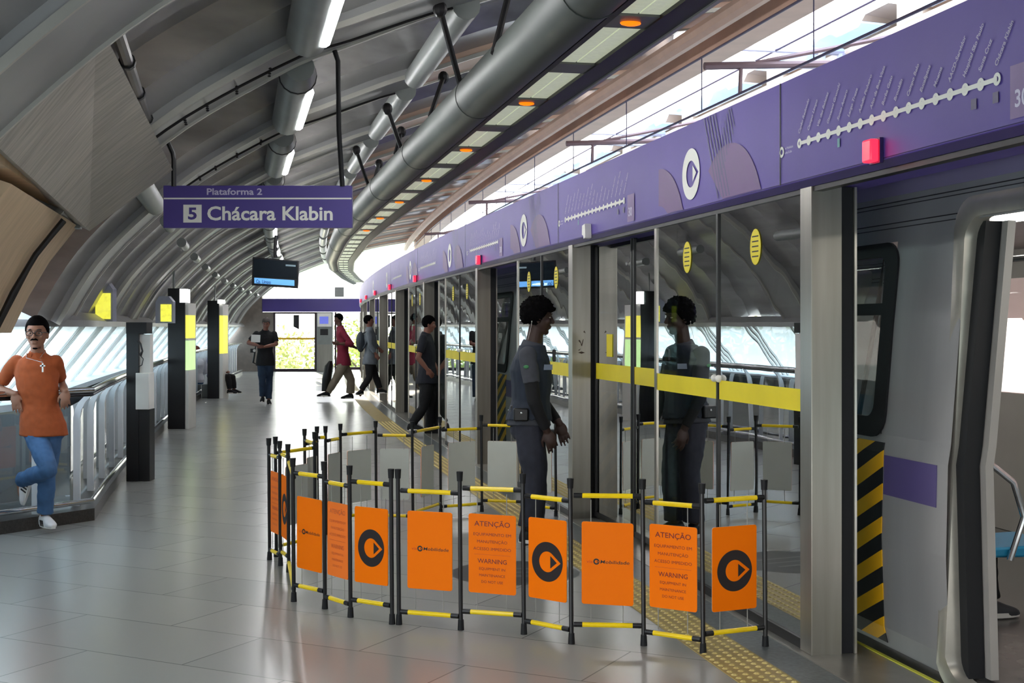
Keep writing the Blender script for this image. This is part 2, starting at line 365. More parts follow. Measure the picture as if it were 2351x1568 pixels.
# longitudinal conduit near left
PZ = lambda s: 3.0-.0489*(s-6.27)
mb = MB(); mb.tube([P(s, -3.27, PZ(s)) for s in (4.5, 8.95)], .033, 10)
pp = tag(mb.build('conduit_pipe', mat('pipe_zinc', (120, 118, 112), .3, .8)), 'grey metal conduit pipe running along the edge of the concrete slab', 'pipe')
for s in (5.9, 6.6, 7.3, 8.0, 8.7): mb = MB(); mb.tube([P(s, -3.27, PZ(s)), P(s+.05, -3.27, PZ(s))], .043, 10); mb.build('pipe_clamp', M['black'], pp)
# tubular purlins between the ribs (two rows)
for row, (t, zo, r_) in enumerate(((-1.15, -.02, .10), (-3.42, .0, .085))):
    for k in range(-1, 11):
        s0 = RIB0+RIBW+k*PER; s1 = RIB0+(k+1)*PER
        if row == 1 and k < 0: continue
        if row == 1 and k > 0: s0 += 1.0; s1 = s0+.7; r_ = .06
        z = arch_z(t)+zo
        mb = MB(); mb.tube([P(s0-.05, t, z), P(s1+.05, t, z)], r_, 14)
        w_ = 'centre' if row == 0 else 'left side'
        tag(mb.build('roof_purlin_tube', M['bulk']), '%s round grey steel tube between roof ribs in the %s row' % (ORD[k+1-row], w_), 'steel tube', 'roof purlin tubes, %s row' % w_)
# ceiling light fixtures
for i, k in enumerate(range(-1, 11)):
    s0 = RIB0+RIBW+k*PER+.05; s1 = RIB0+(k+1)*PER-.05; t = -2.3; z = arch_z(t)-.02
    root = thing('ceiling_light', P((s0+s1)/2, t, z), '%s tubular grey ceiling light with a lit strip, in the row left of centre' % ORD[i], 'ceiling light', 'tubular ceiling lights')
    mb = MB(); mb.tube([P(s0, t, z), P(s0+.25, t, z), P(s1-.1, t, z), P(s1, t, z)], [.10, .13, .13, .06], 16); mb.build('housing', M['bulk'], root)
    mb = MB(); mb.tube([P(s0+.5, t+.085, z-.075), P(s0+.55, t+.085, z-.075), P(s1-.35, t+.085, z-.075), P(s1-.3, t+.085, z-.075)], [.02, .045, .045, .02], 10); mb.build('lit_strip', M['tube'], root)
    mb = MB(); mb.tube([P(s0+.3, t, z), P(s0+.33, t, z)], .137, 16); mb.build('band', M['dark'], root)
# ------------------------------------------------------------------ duct and light tray
def duct_c(s): return P(s, -1.05, 3.24)
DP = [duct_c(s) for s in srange(3.5, 23, 1.5)]+[px(775, 556, 25.6), px(763, 590, 30.3), px(768, 615, 35.2), px(790, 640, 41.0), px(812, 652, 46)]
for i, p in enumerate(DP): DP[i] = Vector((p.x, p.y, 3.24))
dc = thing('ventilation_duct', duct_c(12), 'long round dark grey ventilation duct hanging under the roof beside the light tray', 'duct')
mb = MB(); mb.tube(DP, .16, 24); mb.build('duct_pipe', M['duct'], dc)
for i in (2, 4, 6, 8, 10, 12, 14, 16):
    if i < len(DP)-1:
        d = (DP[i+1]-DP[i]).normalized(); mb = MB(); mb.tube([DP[i], DP[i]+d*.03], .165, 24); mb.build('duct_joint', M['duct'], dc)
def along(path):
    L = [0]
    for a, b in zip(path, path[1:]): L.append(L[-1]+(b-a).length)
    def at(d):
        for i in range(len(path)-1):
            if d <= L[i+1] or i == len(path)-2:
                u = (d-L[i])/(L[i+1]-L[i]); p = path[i].lerp(path[i+1], u); return p, (path[i+1]-path[i]).normalized()
    return at, L[-1]
at, LT = along(DP)
def tray(d, t, z):
    p, dd = at(d); n = Vector((dd.y, -dd.x, 0)); return p+n*t+Vector((0, 0, z-3.24))
tr = thing('light_tray', duct_c(12)+Vector((.4, 0, -.1)), 'long lighting tray of paired translucent panels beside the duct', 'light tray')
ds = [LT*i/40 for i in range(41)]
for nm, prof, mt in (('outer_rail', [(.36, 3.11), (.49, 3.11), (.49, 3.20), (.36, 3.20)], M['dark']), ('bright_lip', [(.49, 3.10), (.515, 3.10), (.515, 3.22), (.49, 3.22)], M['flange']), ('inner_rail', [(.10, 3.11), (.135, 3.11), (.135, 3.18), (.10, 3.18)], M['dark'])):
    mb = MB(); mb.loft([[tray(d, t, z) for t, z in prof] for d in ds]); mb.build(nm, mt, tr)
n = 0; d = .86
p0, _ = at(0)
k = 0
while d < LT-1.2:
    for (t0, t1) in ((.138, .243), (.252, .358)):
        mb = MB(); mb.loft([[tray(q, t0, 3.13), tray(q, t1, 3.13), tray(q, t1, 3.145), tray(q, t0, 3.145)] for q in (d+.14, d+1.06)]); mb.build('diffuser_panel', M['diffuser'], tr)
    mb = MB(); mb.loft([[tray(q, .13, 3.12), tray(q, .37, 3.12), tray(q, .37, 3.19), tray(q, .13, 3.19)] for q in (d-.13, d+.13)]); mb.build('cross_bar', mat('tray_bar', (104, 104, 102), .4, .3), tr)
    if k % 2 == 0 and d < 20:
        c = tray(d, .25, 3.115); p, dd = at(d); nn = Vector((dd.y, -dd.x, 0))
        mb = MB(); mb.ell(c, nn*.055, dd*.035, (0, 0, .014), 12, 6); mb.build('amber_lamp', M['amber'], tr)
    d += 1.2; k += 1
# hangers
HG = [((1010, 21), (1057, 195), 8.9, 9.3), ((1180, -60), (1134, 122), 8.3, 7.9), ((1018, 178), (988, 266), 11.9, 11.2), ((889, 250), (920, 338), 12.4, 12.6), ((921, 303), (908, 353), 13.4, 13.2), ((818, 345), (845, 424), 15.6, 16.2), ((870, 376), (862, 405), 16.0, 15.4)]
for i, (a, b, ya, yb) in enumerate(HG):
    A = px(a[0], a[1], ya); B = px(b[0], b[1], yb)
    B = Vector((B.x, B.y, max(B.z, 3.2)))
    mb = MB(); mb.tube([A, B], .022, 8)
    r = tag(mb.build('duct_hanger', M['dark']), '%s dark steel hanger rod between the roof and the round duct' % ORD[i], 'hanger rod', 'duct hanger rods')
    mb = MB(); mb.ell(A, (.05, 0, 0), (0, .05, 0), (0, 0, .06), 8, 6); mb.build('hanger_joint', M['dark'], r)
# ------------------------------------------------------------------ opposite canopy, portals, wires
TM = 3.02
ARC2 = [(2*TM-t, z) for t, z in ARC][::-1]
offs2 = offs
mb = MB(); mb.loft([[P(s, t, z) for t, z in [(2*TM-a, b) for a, b in arc_off(o_)][::-1]] for s, o_ in offs2 if s < 45], False, False)
tag(mb.build('opposite_canopy', M['canopy'], org=P(20, 7, 4), smooth=20), 'grey metal underside of the canopy across the tracks, above the lilac fascia', 'canopy')
for j, k in enumerate(range(-2, 11)):
    s0 = RIB0+k*PER
    A = ARC2; mb = MB(); mb.loft([[P(s0, A[i][0], A[i][1]-.03), P(s0+.5, A[i][0], A[i][1]-.03), P(s0+.5, A[i][0], A[i][1]+.35), P(s0, A[i][0], A[i][1]+.35)] for i in range(0, len(ARC))])
    tag(mb.build('canopy_rib', M['canopy']), '%s brownish steel rib under the canopy across the tracks' % ORD[j], 'roof rib', 'ribs of the opposite canopy')
for j, k in enumerate(range(-1, 9)):
    s0 = RIB0+k*PER+.6
    mb = MB(); mb.loft([[P(s0, 3.4, 4.70), P(s0, 3.82, 4.68), P(s0+2.5, 3.82, 4.68), P(s0+2.5, 3.4, 4.70)], [P(s0, 3.4, 4.72), P(s0, 3.82, 4.70), P(s0+2.5, 3.82, 4.70), P(s0+2.5, 3.4, 4.72)]])
    tag(mb.build('skylight_pane', M['skyglass'], smooth=0), '%s pale blue glass pane at the edge of the opposite canopy' % ORD[j], 'glass pane', 'blue glass canopy panes')
mb = MB(); sweep(mb, rect(3.84, 4.04, 4.46, 4.66), -4, 44, 2); tag(mb.build('canopy_edge_beam', M['cream']), 'cream beam along the edge of the canopy across the tracks', 'beam')
for i, s0 in enumerate((13.6, 19.8, 27.0)):
    r = thing('catenary_portal', P(s0, 3.6, 2), '%s white steel lattice portal rising between the tracks under the skylight' % ORD[i], 'portal frame', 'white steel portals')
    mb = MB()
    for t in (3.54, 3.78): mb.tube([P(s0, t, -1), P(s0, t, 4.6)], .05, 8)
    mb.build('post', M['portal'], r)
    mb = MB(); z = 3.0
    while z < 4.2: mb.tube([P(s0, 3.54, z), P(s0, 3.78, z+.22)], .025, 6); mb.tube([P(s0, 3.78, z+.22), P(s0, 3.54, z+.44)], .025, 6); z += .44
    mb.tube([P(s0, 3.80, 4.1), P(s0, 4.1, 4.45)], .05, 8); mb.build('lattice', M['portal'], r)
    mb = MB(); mb.tube([P(s0, 2.3, 4.45), P(s0, 4.1, 4.45)], .03, 8); mb.tube([P(s0, 2.3, 4.62), P(s0, 3.8, 4.62)], .04, 8); mb.build('cross_beam', M['portal'], r)
for i, s0 in enumerate((11.5, 16.5, 24.5, 33)):
    mb = MB(); mb.tube([P(s0, 1.4, 3.95), P(s0, 3.9, 4.1)], .035, 8); mb.tube([P(s0, 3.9, 4.45), P(s0, 1.9, 4.0)], .022, 6); mb.tube([P(s0, 1.75, 3.95), P(s0+.02, 1.75, 3.72)], .02, 6)
    for q in range(5): mb.tube([P(s0, 2.9+.07*q, 4.03+.004*q), P(s0, 2.93+.07*q, 4.032+.004*q)], .06, 8)
    tag(mb.build('catenary_bracket', mat('bracket_rust', (120, 96, 100), .5, .2)), '%s overhead line bracket with insulator above the tracks' % ORD[i], 'bracket', 'overhead line brackets')
for i, (t, z) in enumerate(((1.75, 3.72), (1.75, 4.25), (3.0, 4.6), (5.4, 4.2))):
    mb = MB(); mb.tube([P(s, t, z) for s in srange(3, 45, 2)], .012, 6)
    nm = ['lowest overhead contact wire above the near train', 'carrier wire above the lowest overhead contact wire', 'feeder wire hanging below the open skylight', 'overhead wire above the far track'][i]
    o = tag(mb.build('overhead_wire', mat('wire', (70, 60, 90), .5)), nm, 'wire', 'overhead wires')
    if i == 0:
        s = 5
        while s < 40: mb = MB(); mb.tube([P(s, 1.75, 3.72), P(s, 1.75, 4.25)], .006, 5); mb.build('dropper', MATS['wire'], o); s += 2.5
# ------------------------------------------------------------------ ground, track, trees
mb = MB(); sweep(mb, [(.6, -1.15), (8, -1.15), (8, -1.3), (.6, -1.3)], -5, 70, 3); tag(mb.build('track_bed', mat('track_slab', (70, 68, 66), .8, 0, .2, 3)), 'dark concrete track bed below the train', 'track bed')
mb = MB(); mb.add([(-150, -60, -6), (150, -60, -6), (150, 260, -6), (-150, 260, -6)], [(0, 1, 2, 3)]); tag(mb.build('ground', mat('pale_ground', (196, 200, 184), .9, 0, .2, .4)), 'pale ground below the elevated station', 'ground')
mb = MB(); sweep(mb, rect(7.3, 12, -.5, 0), -5, 46, 3); tag(mb.build('opposite_platform', M['granite']), 'grey platform slab across the two tracks', 'platform')
leafm = [mat('leaf_%s' % n_, c_, .6, 0, .35, 3) for n_, c_ in (('light', (150, 158, 72)), ('mid', (96, 124, 54)), ('pale', (166, 166, 96)))]
def tree(x, y, z0, R, H, mt, label, nl=5200):
    r = thing('tree', (x, y, z0), label, 'tree', 'trees beyond the station end')
    mb = MB(); mb.tube([(x, y, z0), (x+.1, y, z0+H*.5), (x-.1, y, z0+H*.8)], [.28, .2, .08], 8)
    for q in range(6):
        a = q*1.05; mb.tube([(x, y, z0+H*(.4+.06*q)), (x+math.cos(a)*R*.6, y+math.sin(a)*R*.6, z0+H*(.6+.06*q))], [.1, .03], 6)
    mb.build('trunk', mat('bark', (90, 74, 60), .8), r)
    mb = MB(); cl = [(Vector((x+rnd.uniform(-.6, .6)*R, y+rnd.uniform(-.6, .6)*R, z0+H*rnd.uniform(.45, .9))), rnd.uniform(.35, .6)*R) for _ in range(12)]
    for i in range(nl):
        c, q = cl[i % 12]; d = Vector((rnd.gauss(0, 1), rnd.gauss(0, 1), rnd.gauss(0, 1))).normalized()
        p = c+d*q*rnd.uniform(.6, 1.05); u = Vector((rnd.gauss(0, 1), rnd.gauss(0, 1), rnd.gauss(0, 1))).normalized(); v = u.cross(d).normalized()
        k_ = .15; mb.add([p-u*k_, p+v*k_*.5, p+u*k_, p-v*k_*.5], [(0, 1, 2, 3)])
    mb.build('foliage', mt, r, smooth=0)
for i, (x, y, R, H, mi) in enumerate(((-13, 66, 3.8, 7.0, 2), (-7.6, 71, 3.7, 7.1, 0), (-2.6, 66, 3.5, 6.8, 1), (-18.5, 72, 3.8, 7, 1), (3, 74, 3.8, 7, 2))):
    tree(x, y, -6, R, H, leafm[mi], ['pale tree left of centre behind the end glass door', 'light yellow green tree straight behind the end glass door', 'mid green tree right of the end glass door', 'mid green tree at the far left beyond the end wall', 'pale tree at the far right beyond the tracks'][i])
for i, (x, y, R, H, mi) in enumerate(((-15, 22, 4, 7.3, 0), (-17, 33, 4, 7.6, 2), (-20, 45, 4, 7.5, 1))):
    tree(x, y, -6, R, H, leafm[mi], '%s leafy tree outside the inclined side windows' % ORD[i], 2500)
# ------------------------------------------------------------------ screen doors
PIL = [6.44, 10.95, 15.25, 19.9, 24.3, 28.5, 32.7, 36.9, 41.0]
HB, HT = 2.284, 2.83
hd = thing('lilac_fascia', P(12, 0, HB), 'long lilac fascia above the platform screen doors carrying line maps and round emblems', 'fascia')
mb = MB(); sweep(mb, [(-.03, HB+.03), (.0, HB), (.32, HB), (.32, HT), (-.03, HT)], 2.0, 45.5, 1.0); mb.build('fascia_body', M['purple'], hd)
mb = MB(); sweep(mb, [(-.032, HB+.035), (-.005, HB-.006), (.02, HB-.006), (.02, HB+.0), (-.02, HB+.03)], 2.0, 45.5, 1.0); mb.build('lower_lip', M['purple_d'], hd)
mb = MB(); sweep(mb, rect(0.0, .05, HB-.03, HB), 2.0, 45.5, 1.0); mb.build('door_track', M['dark'], hd)
TF = -.033
def fp(s, z, o=0): return P(s, TF-o, z)
def fdir(s):
    T, N = TN(s); return -T
for s in (6.62, 11.2, 15.8, 20.4, 25.0):
    mb = MB(); x = fdir(s); mb.prism([(-.004, 0), (.004, 0), (.004, HT-HB-.03), (-.004, HT-HB-.03)], fp(s, HB+.03), x, (0, 0, 1), -x.cross(Vector((0, 0, 1)))*-.002); mb.build('panel_seam', M['black'], hd)
def drop_r(th, R):                 # radius of the pointed inner shape
    th = (th+math.pi) % (2*math.pi)-math.pi; ta = math.radians(53)
    return R*(.52 if abs(th) >= ta else .52/math.cos(ta-abs(th)))
def emblem(o, x, y, R, d):
    x = Vector(x).normalized(); y = Vector(y).normalized(); n = x.cross(y); o = Vector(o)+n*d; N_ = 48; a = MB()
    vo = [o+x*math.cos(2*math.pi*i/N_)*R+y*math.sin(2*math.pi*i/N_)*R for i in range(N_)]
    vi = [o+(x*math.cos(2*math.pi*i/N_)+y*math.sin(2*math.pi*i/N_))*drop_r(2*math.pi*i/N_, R) for i in range(N_)]
    a.add(vo+vi, [(i, (i+1) % N_, N_+(i+1) % N_, N_+i) for i in range(N_)])
    a.add([o+x*.2*R-y*.32*R, o+x*.62*R, o+x*.2*R+y*.32*R], [(0, 1, 2)])
    return a
ST = ['Capão Redondo', 'Campo Limpo', 'Vila das Belezas', 'Giovanni Gronchi', 'Santo Amaro', 'Largo Treze', 'Adolfo Pinheiro', 'Alto da Boa Vista', 'Borba Gato', 'Brooklin', 'Campo Belo', 'Eucaliptos', 'Moema', 'AACD-Servidor', 'Hospital São Paulo', 'Santa Cruz', 'Chácara Klabin']
for i, s in enumerate((7.92, 12.55, 17.0, 21.4, 25.9, 30.3)):
    x = fdir(s); emblem(fp(s, 2.524), x, (0, 0, 1), .155, .002).build('round_emblem', M['white'], hd, smooth=0)
    mb = MB(); N_ = 40; Z = Vector((0, 0, 1)); n = x.cross(Z)
    def arcband(cx, cz, r0, r1, a0, a1, k=24):
        pts = []
        for q in range(k+1):
            a = math.radians(a0+(a1-a0)*q/k); pts.append((cx+math.cos(a)*r0, cz+math.sin(a)*r0)); pts.append((cx+math.cos(a)*r1, cz+math.sin(a)*r1))
        o = fp(s, 2.524)+n*.0010
        ok = lambda p: (p[0], max(-.20, min(.30, p[1])))
        vs = [o+x*ok(p)[0]+Z*ok(p)[1] for p in pts]; mb.add(vs, [(2*q, 2*q+1, 2*q+3, 2*q+2) for q in range(k)])
    if i < 4:
        arcband(-.62, -.42, .28, .52, 90, 10); mb.build('magenta_swirl', M['purple_m'], hd, smooth=0); mb = MB(); arcband(.62, -.40, .14, .50, 130, 20)
        mb.build('magenta_swirl', M['purple_m'], hd, smooth=0)
        mb = MB()
        for q in range(5):
            for w_ in (0,):
                o = fp(s, 2.524)+n*.0014; x0 = .22+.045*q
                mb.add([o+x*(x0)+Z*.30, o+x*(x0+.012)+Z*.30, o+x*(x0+.24)-Z*.19, o+x*(x0+.228)-Z*.19], [(0, 3, 2, 1)])
        for q in range(9):
            x0 = .42+.028*q; z0 = -.06+.035*q; o = fp(s, 2.524)+n*.0014
            z1 = min(.29, z0+.12); mb.add([o+x*x0+Z*z1, o+x*(x0+.010)+Z*z1, o+x*(x0+.07)+Z*(z0-.04), o+x*(x0+.06)+Z*(z0-.04)], [(0, 3, 2, 1)])
        mb.build('dark_lines', M['purple_l'], hd, smooth=0)
for i, s0 in enumerate((6.39, 10.95, 15.45, 20.0, 24.5)):
    x = fdir(s0-.8); Z = Vector((0, 0, 1)); n = x.cross(Z); L = 1.66
    mb = MB(); o = fp(s0, 2.495)+n*.0015
    def pt_(u, z): return P(s0-u, TF, 2.495+z)+n*.0015
    mb.add([pt_(0, -.009), pt_(L, -.009), pt_(L, .009), pt_(0, .009)], [(0, 1, 2, 3)])
    for q in range(17):
        c = pt_(L*q/16, 0)+n*.0006
        a = [c+x*math.cos(k*math.pi/8)*.024+Z*math.sin(k*math.pi/8)*.024 for k in range(16)]; b = [c+x*math.cos(k*math.pi/8)*.010+Z*math.sin(k*math.pi/8)*.010 for k in range(16)]
        mb.add(a+b, [(k, (k+1) % 16, 16+(k+1) % 16, 16+k) for k in range(16)])
    c = pt_(-.21, -.015); a = [c+x*math.cos(k*math.pi/8)*.028+Z*math.sin(k*math.pi/8)*.028 for k in range(16)]; b = [c+x*math.cos(k*math.pi/8)*.014+Z*math.sin(k*math.pi/8)*.014 for k in range(16)]
    mb.add(a+b, [(k, (k+1) % 16, 16+(k+1) % 16, 16+k) for k in range(16)])
    mb.build('line_map', M['white'], hd, smooth=0)
    mb = MB(); dx = (x*.60+Z*.80).normalized(); dy = (Z*.60-x*.80).normalized()
    for q, nm in enumerate(ST):
        mb = MB(); text_into(mb, nm, pt_(L*q/16+.0, .045), dx, dy, .020, lift=.0004, bold=.03); mb.build('station_name', M['mapname'], hd, smooth=0)
    mb = MB()
    text_into(mb, 'via Mobilidade', pt_(-.17, -.008), x, Z, .012, lift=.0004); text_into(mb, 'Linha 5-Lilás', pt_(-.17, -.03), x, Z, .012, lift=.0004)
    mb.build('map_caption', M['lilac_w'], hd, smooth=0)
    if i < 3:
        mb = MB()
        for u, m_ in ((L-.15, 0), (L-.01, 0)): mb.add([pt_(u-.018, -.085), pt_(u+.018, -.085), pt_(u+.018, -.045), pt_(u-.018, -.045)], [(0, 1, 2, 3)])
        mb.build('transfer_marks', mat('map_marks', (92, 82, 120), .5), hd, smooth=0)
        mb = MB(); mb.add([pt_(L*4/16-.012, -.075), pt_(L*4/16+.012, -.075), pt_(L*4/16+.012, -.035), pt_(L*4/16-.012, -.035)], [(0, 1, 2, 3)]); mb.build('teal_mark', mat('teal_print', (100, 150, 160), .5), hd, smooth=0)
        mb = MB(); mb.add([pt_(L+.08, -.16), pt_(L+.24, -.16), pt_(L+.24, 0.03), pt_(L+.08, 0.03)], [(0, 1, 2, 3)]); mb.build('notice_panel', mat('fascia_notice', (126, 100, 150), .5), hd, smooth=0)
        mb = MB(); text_into(mb, '30', pt_(L+.11, -.12), x, Z, .06, lift=.001, bold=.02); mb.build('notice_number', M['lilac_w'], hd, smooth=0)
for i, s in enumerate((5.61, 14.75, 20.5, 24.9, 29.2, 33.5, 38.0)):
    x = fdir(s); n = x.cross(Vector((0, 0, 1))); c = fp(s, 2.352)+n*.03; z2 = .05
    r = thing('red_signal_lamp', c, '%s glowing red square lamp on the lower edge of the lilac fascia' % ORD[i], 'lamp', 'red door lamps')
    mb = MB(); mb.obox(c-n*.022, x*.046, n*.008, (0, 0, .054)); mb.build('base', M['purple_d'], r)
    mb = MB(); mb.obox(c+n*.006, x*.040, n*.020, (0, 0, .048)); mb.build('lens', M['red'], r, bevel=.008)
s = 10.2; x = fdir(s); n = x.cross(Vector((0, 0, 1))); c = fp(s, 2.34)+n*.02
r = thing('unlit_door_lamp', c, 'pale unlit lamp box on the fascia above the closed maintenance door', 'lamp')
mb = MB(); mb.prism([(-.045, .05), (.04, .06), (.05, -.02), (.05, -.05), (.0, -.055), (-.01, -.03), (-.05, -.02)], c-n*.02, x, (0, 0, 1), n*.05); mb.build('lamp_body', M['white'], r)
# pillars, fixed glass, leaves
for i, p in enumerate(PIL):
    which = ['beside the open train door at the right', 'marked with sticker residue behind the guard', 'just left of the guard', 'behind the man stepping through the door'][i] if i < 4 else 'further along the platform, %s from the camera' % ['fifth', 'sixth', 'seventh', 'eighth', 'ninth'][i-4]
    r = thing('door_pillar', P(p-.07, .1, 0), 'brushed steel screen door pillar %s' % which, 'pillar', 'steel screen door pillars')
    mb = MB(); sweep(mb, rect(-.005, .148, .01, HB-.003), p-.13, p); mb.build('steel_casing', M['steel_end'], r)
    mb = MB(); sweep(mb, rect(-.009, .01, .012, HB-.006), p-.128, p-.004); mb.build('front_strip', M['steel'], r)
    mb = MB(); sweep(mb, rect(.149, .212, .012, HB-.006), p-.12, p-.02); mb.build('rubber_seal', M['rubber'], r)
    mb = MB(); sweep(mb, rect(.213, .226, .012, HB-.006), p-.135, p-.02); mb.build('rear_strip', M['steel'], r)
    if i == 1:
        T, N = TN(p); mb = MB(); y = Vector((0, 0, 1)); s_ = p-.1305
        def pm(u, z): return P(s_, u, z)-T*.0012
        for poly in ([(.085, 1.555), (.105, 1.545), (.095, 1.57)], [(.045, 1.49), (.055, 1.49), (.068, 1.44), (.075, 1.44), (.088, 1.495), (.082, 1.495), (.071, 1.455), (.06, 1.48), (.045, 1.48)], [(.04, 1.385), (.07, 1.375), (.10, 1.385), (.07, 1.395)], [(.04, 1.405), (.065, 1.42), (.05, 1.402)]):
            mb.add([pm(a, b) for a, b in poly], [tuple(range(len(poly)))])
        mb.build('sticker_residue', mat('residue', (66, 50, 40), .7), r, smooth=0)
for i in range(len(PIL)-1):
    a = PIL[i]; b = PIL[i+1]-2.22; mid = a+(b-a)*.5
    where = ['in the foreground right of the guard', 'behind the guard', 'left of the guard', 'at the fourth bay from the camera'][i] if i < 4 else 'at the %s bay from the camera' % ['fifth', 'sixth', 'seventh', 'eighth'][i-4]
    r = thing('fixed_screen', P(mid, 0, 0), 'fixed glass platform screen %s' % where, 'glass screen', 'fixed glass screens')
    mb = MB(); sweep(mb, rect(.012, .022, .06, HB-.03), a, mid-.012); mb.build('glass_pane', M['psd'], r, smooth=0)
    mb = MB(); sweep(mb, rect(.012, .022, .06, HB-.03), mid+.012, b-.04); mb.build('glass_pane', M['psd'], r, smooth=0)
    mb = MB(); sweep(mb, rect(.004, .03, .01, HB-.003), b-.045, b); mb.build('end_post', M['steel'], r)
    mb = MB(); sweep(mb, rect(.002, .032, .01, HB-.003), mid-.012, mid+.012); mb.build('centre_post', M['black'], r)
    mb = MB(); sweep(mb, rect(.0, .036, .011, .06), a, b-.045); mb.build('bottom_rail', M['dark'], r)
    mb = MB(); sweep(mb, rect(.009, .0105, 1.18, 1.29), a+.01, mid-.02); mb.build('yellow_band', M['ydecal'], r, smooth=0)
    mb = MB(); sweep(mb, rect(.009, .0105, 1.18, 1.29), mid+.02, b-.05); mb.build('yellow_band', M['ydecal'], r, smooth=0)
    if i < 4:
        for s_ in (mid-.55, mid+.52):
            x = -TN(s_)[0]; c = P(s_, .008, 2.03); mb = MB(); mb.add([c+x*math.cos(k*.314)*.075+Vector((0, 0, math.sin(k*.314)*.098)) for k in range(20)], [tuple(range(20))]); st = mb.build('oval_sticker', M['ydecal'], r, smooth=0)
            mb = MB()
            for q in range(5): z = -.055+.027*q; mb.add([c+x*-.045+Vector((0, 0, z)), c+x*.045+Vector((0, 0, z)), c+x*.045+Vector((0, 0, z+.007)), c+x*-.045+Vector((0, 0, z+.007))], [(0, 1, 2, 3)])
            mb.v = [v-TN(s_)[1]*.001 for v in mb.v]; mb.build('sticker_lines', M['ink'], st, smooth=0)
        for s_ in (mid+.035, mid-.035):
            c = P(s_, .0, 1.30); mb = MB(); mb.ell(c, (.022, 0, 0), (0, .022, 0), (0, 0, .022), 12, 8); mb.build('release_knob', M['white'], r)
# closed maintenance door leaves (second opening)
for q, (a, b) in enumerate(((8.74, 9.755), (9.775, 10.80))):
    r = thing('sliding_door_leaf', P((a+b)/2, .19, 0), ['near', 'far'][q]+' glass leaf of the closed sliding door under the unlit lamp', 'door leaf', 'closed sliding leaves')
    mb = MB(); sweep(mb, rect(.185, .195, .05, HB-.03), a+.03, b-.03); mb.build('glass_pane', M['psd'], r, smooth=0)
    mb = MB()
    for u, v in ((a, a+.03), (b-.03, b)): sweep(mb, rect(.175, .205, .03, HB-.02), u, v)
    sweep(mb, rect(.178, .202, .03, .07), a+.03, b-.03); mb.build('leaf_frame', M['black'], r)
    mb = MB(); sweep(mb, rect(.181, .183, 1.17, 1.30), a+.03, b-.03); mb.build('yellow_band', M['ydecal'], r, smooth=0)
    if q == 1:
        mb = MB(); sweep(mb, rect(.180, .182, 1.36, 1.54), 10.3, 10.46); mb.build('yellow_notice', M['ydecal'], r, smooth=0)
a, b = 17.68, 18.65
r = thing('sliding_door_leaf', P(18.1, .19, 0), 'partly open glass leaf hiding half of the man stepping through', 'door leaf')
mb = MB(); sweep(mb, rect(.06, .07, .05, HB-.03), a, b-.03); mb.build('glass_pane', M['psd'], r, smooth=0)
mb = MB(); sweep(mb, rect(.05, .08, .03, HB-.02), b-.03, b); mb.build('leaf_frame', M['steel'], r)
# ------------------------------------------------------------------ train
tn = thing('train', P(12, 1.9, -1), 'stainless steel metro train with a lilac waist band standing behind the screen doors', 'train')
TP = [(.50, -.12), (.445, .10), (.43, .55), (.435, .76), (.44, .97), (.455, 1.06), (.50, 1.6), (.545, 2.03), (.555, 2.09), (.60, 2.42), (.66, 2.72), (.80, 2.98), (1.25, 3.14), (1.9, 3.2)]
def tt(z):
    for (t0, z0), (t1, z1) in zip(TP, TP[1:]):
        if z0 <= z <= z1: return t0+(t1-t0)*(z-z0)/(z1-z0)
    return TP[-1][0]
def tp_(s, z, o=0): return P(s, tt(z)-o, z)
DC = [5.07+4.6*i for i in range(-1, 9)]; DW = .78
ZB = [-.12, .10, .55, .97, 1.06, 1.6, 2.03, 2.09, 2.42, 2.72, 2.98]
body = MB(); sb = [1.0]
for c in DC: sb += [c-DW, c+DW, c+1.42, c+3.15]
sb = sorted(x for x in sb if 1 < x < 43)+[43]
sb = [1.0]+[x for x in sb if x > 1]
def hole(s, z):
    for i, c in enumerate(DC):
        if c-DW < s < c+DW and .0 < z < 2.09 and z > .1-.3: return z < 2.09 and z > -.02
        if c+1.42 < s < c+3.15 and 1.06 < z < 2.03: return True
    return False
ZB2 = sorted(set(ZB+[0.0]))
for a, b in zip(sb, sb[1:]):
    n = max(1, int((b-a)/1.0))
    for q in range(n):
        u = a+(b-a)*q/n; v = a+(b-a)*(q+1)/n
        for z0, z1 in zip(ZB2, ZB2[1:]):
            if hole((u+v)/2, (z0+z1)/2): continue
            body.add([tp_(u, z0), tp_(v, z0), tp_(v, z1), tp_(u, z1)], [(0, 3, 2, 1)])
body.loft([[P(s, t, z) for t, z in ((.80, 2.98), (1.25, 3.14), (1.9, 3.2), (2.6, 3.14), (3.05, 2.98), (3.25, 2.4), (3.35, 2.05))] for s in srange(1, 43, 2)], False, False)
body.loft([[P(s, t, z) for t, z in ((3.4, 1.0), (3.42, .5), (3.35, -.12))] for s in srange(1, 43, 2)], False, False)
body.build('body_shell', M['train'], tn, smooth=25)
for z, h_ in ((2.235, .005), (2.215, .004), (2.125, .005), (2.10, .004)):
    mb = MB(); mb.loft([[tp_(s, z, .003), tp_(s, z+h_, .003), tp_(s, z+h_, -.01), tp_(s, z, -.01)] for s in srange(1, 43, 1.5)]); mb.build('body_bead', M['dark'], tn)
mb = MB(); mb.loft([[tp_(s, 2.27, .003), tp_(s, 2.42, .003), tp_(s, 2.60, .003), tp_(s, 2.60, -.005), tp_(s, 2.27, -.005)] for s in srange(1, 43, 1.5)]); mb.build('upper_lilac_band', mat('upper_band', (128, 120, 150), .4, .2, .05, 3), tn)
mb = MB(); mb.loft([[P(s, .48, -.15), P(s, 3.3, -.15), P(s, 3.3, -.9), P(s, .6, -.9)] for s in srange(1, 43, 2)]); mb.build('underframe', M['black'], tn)
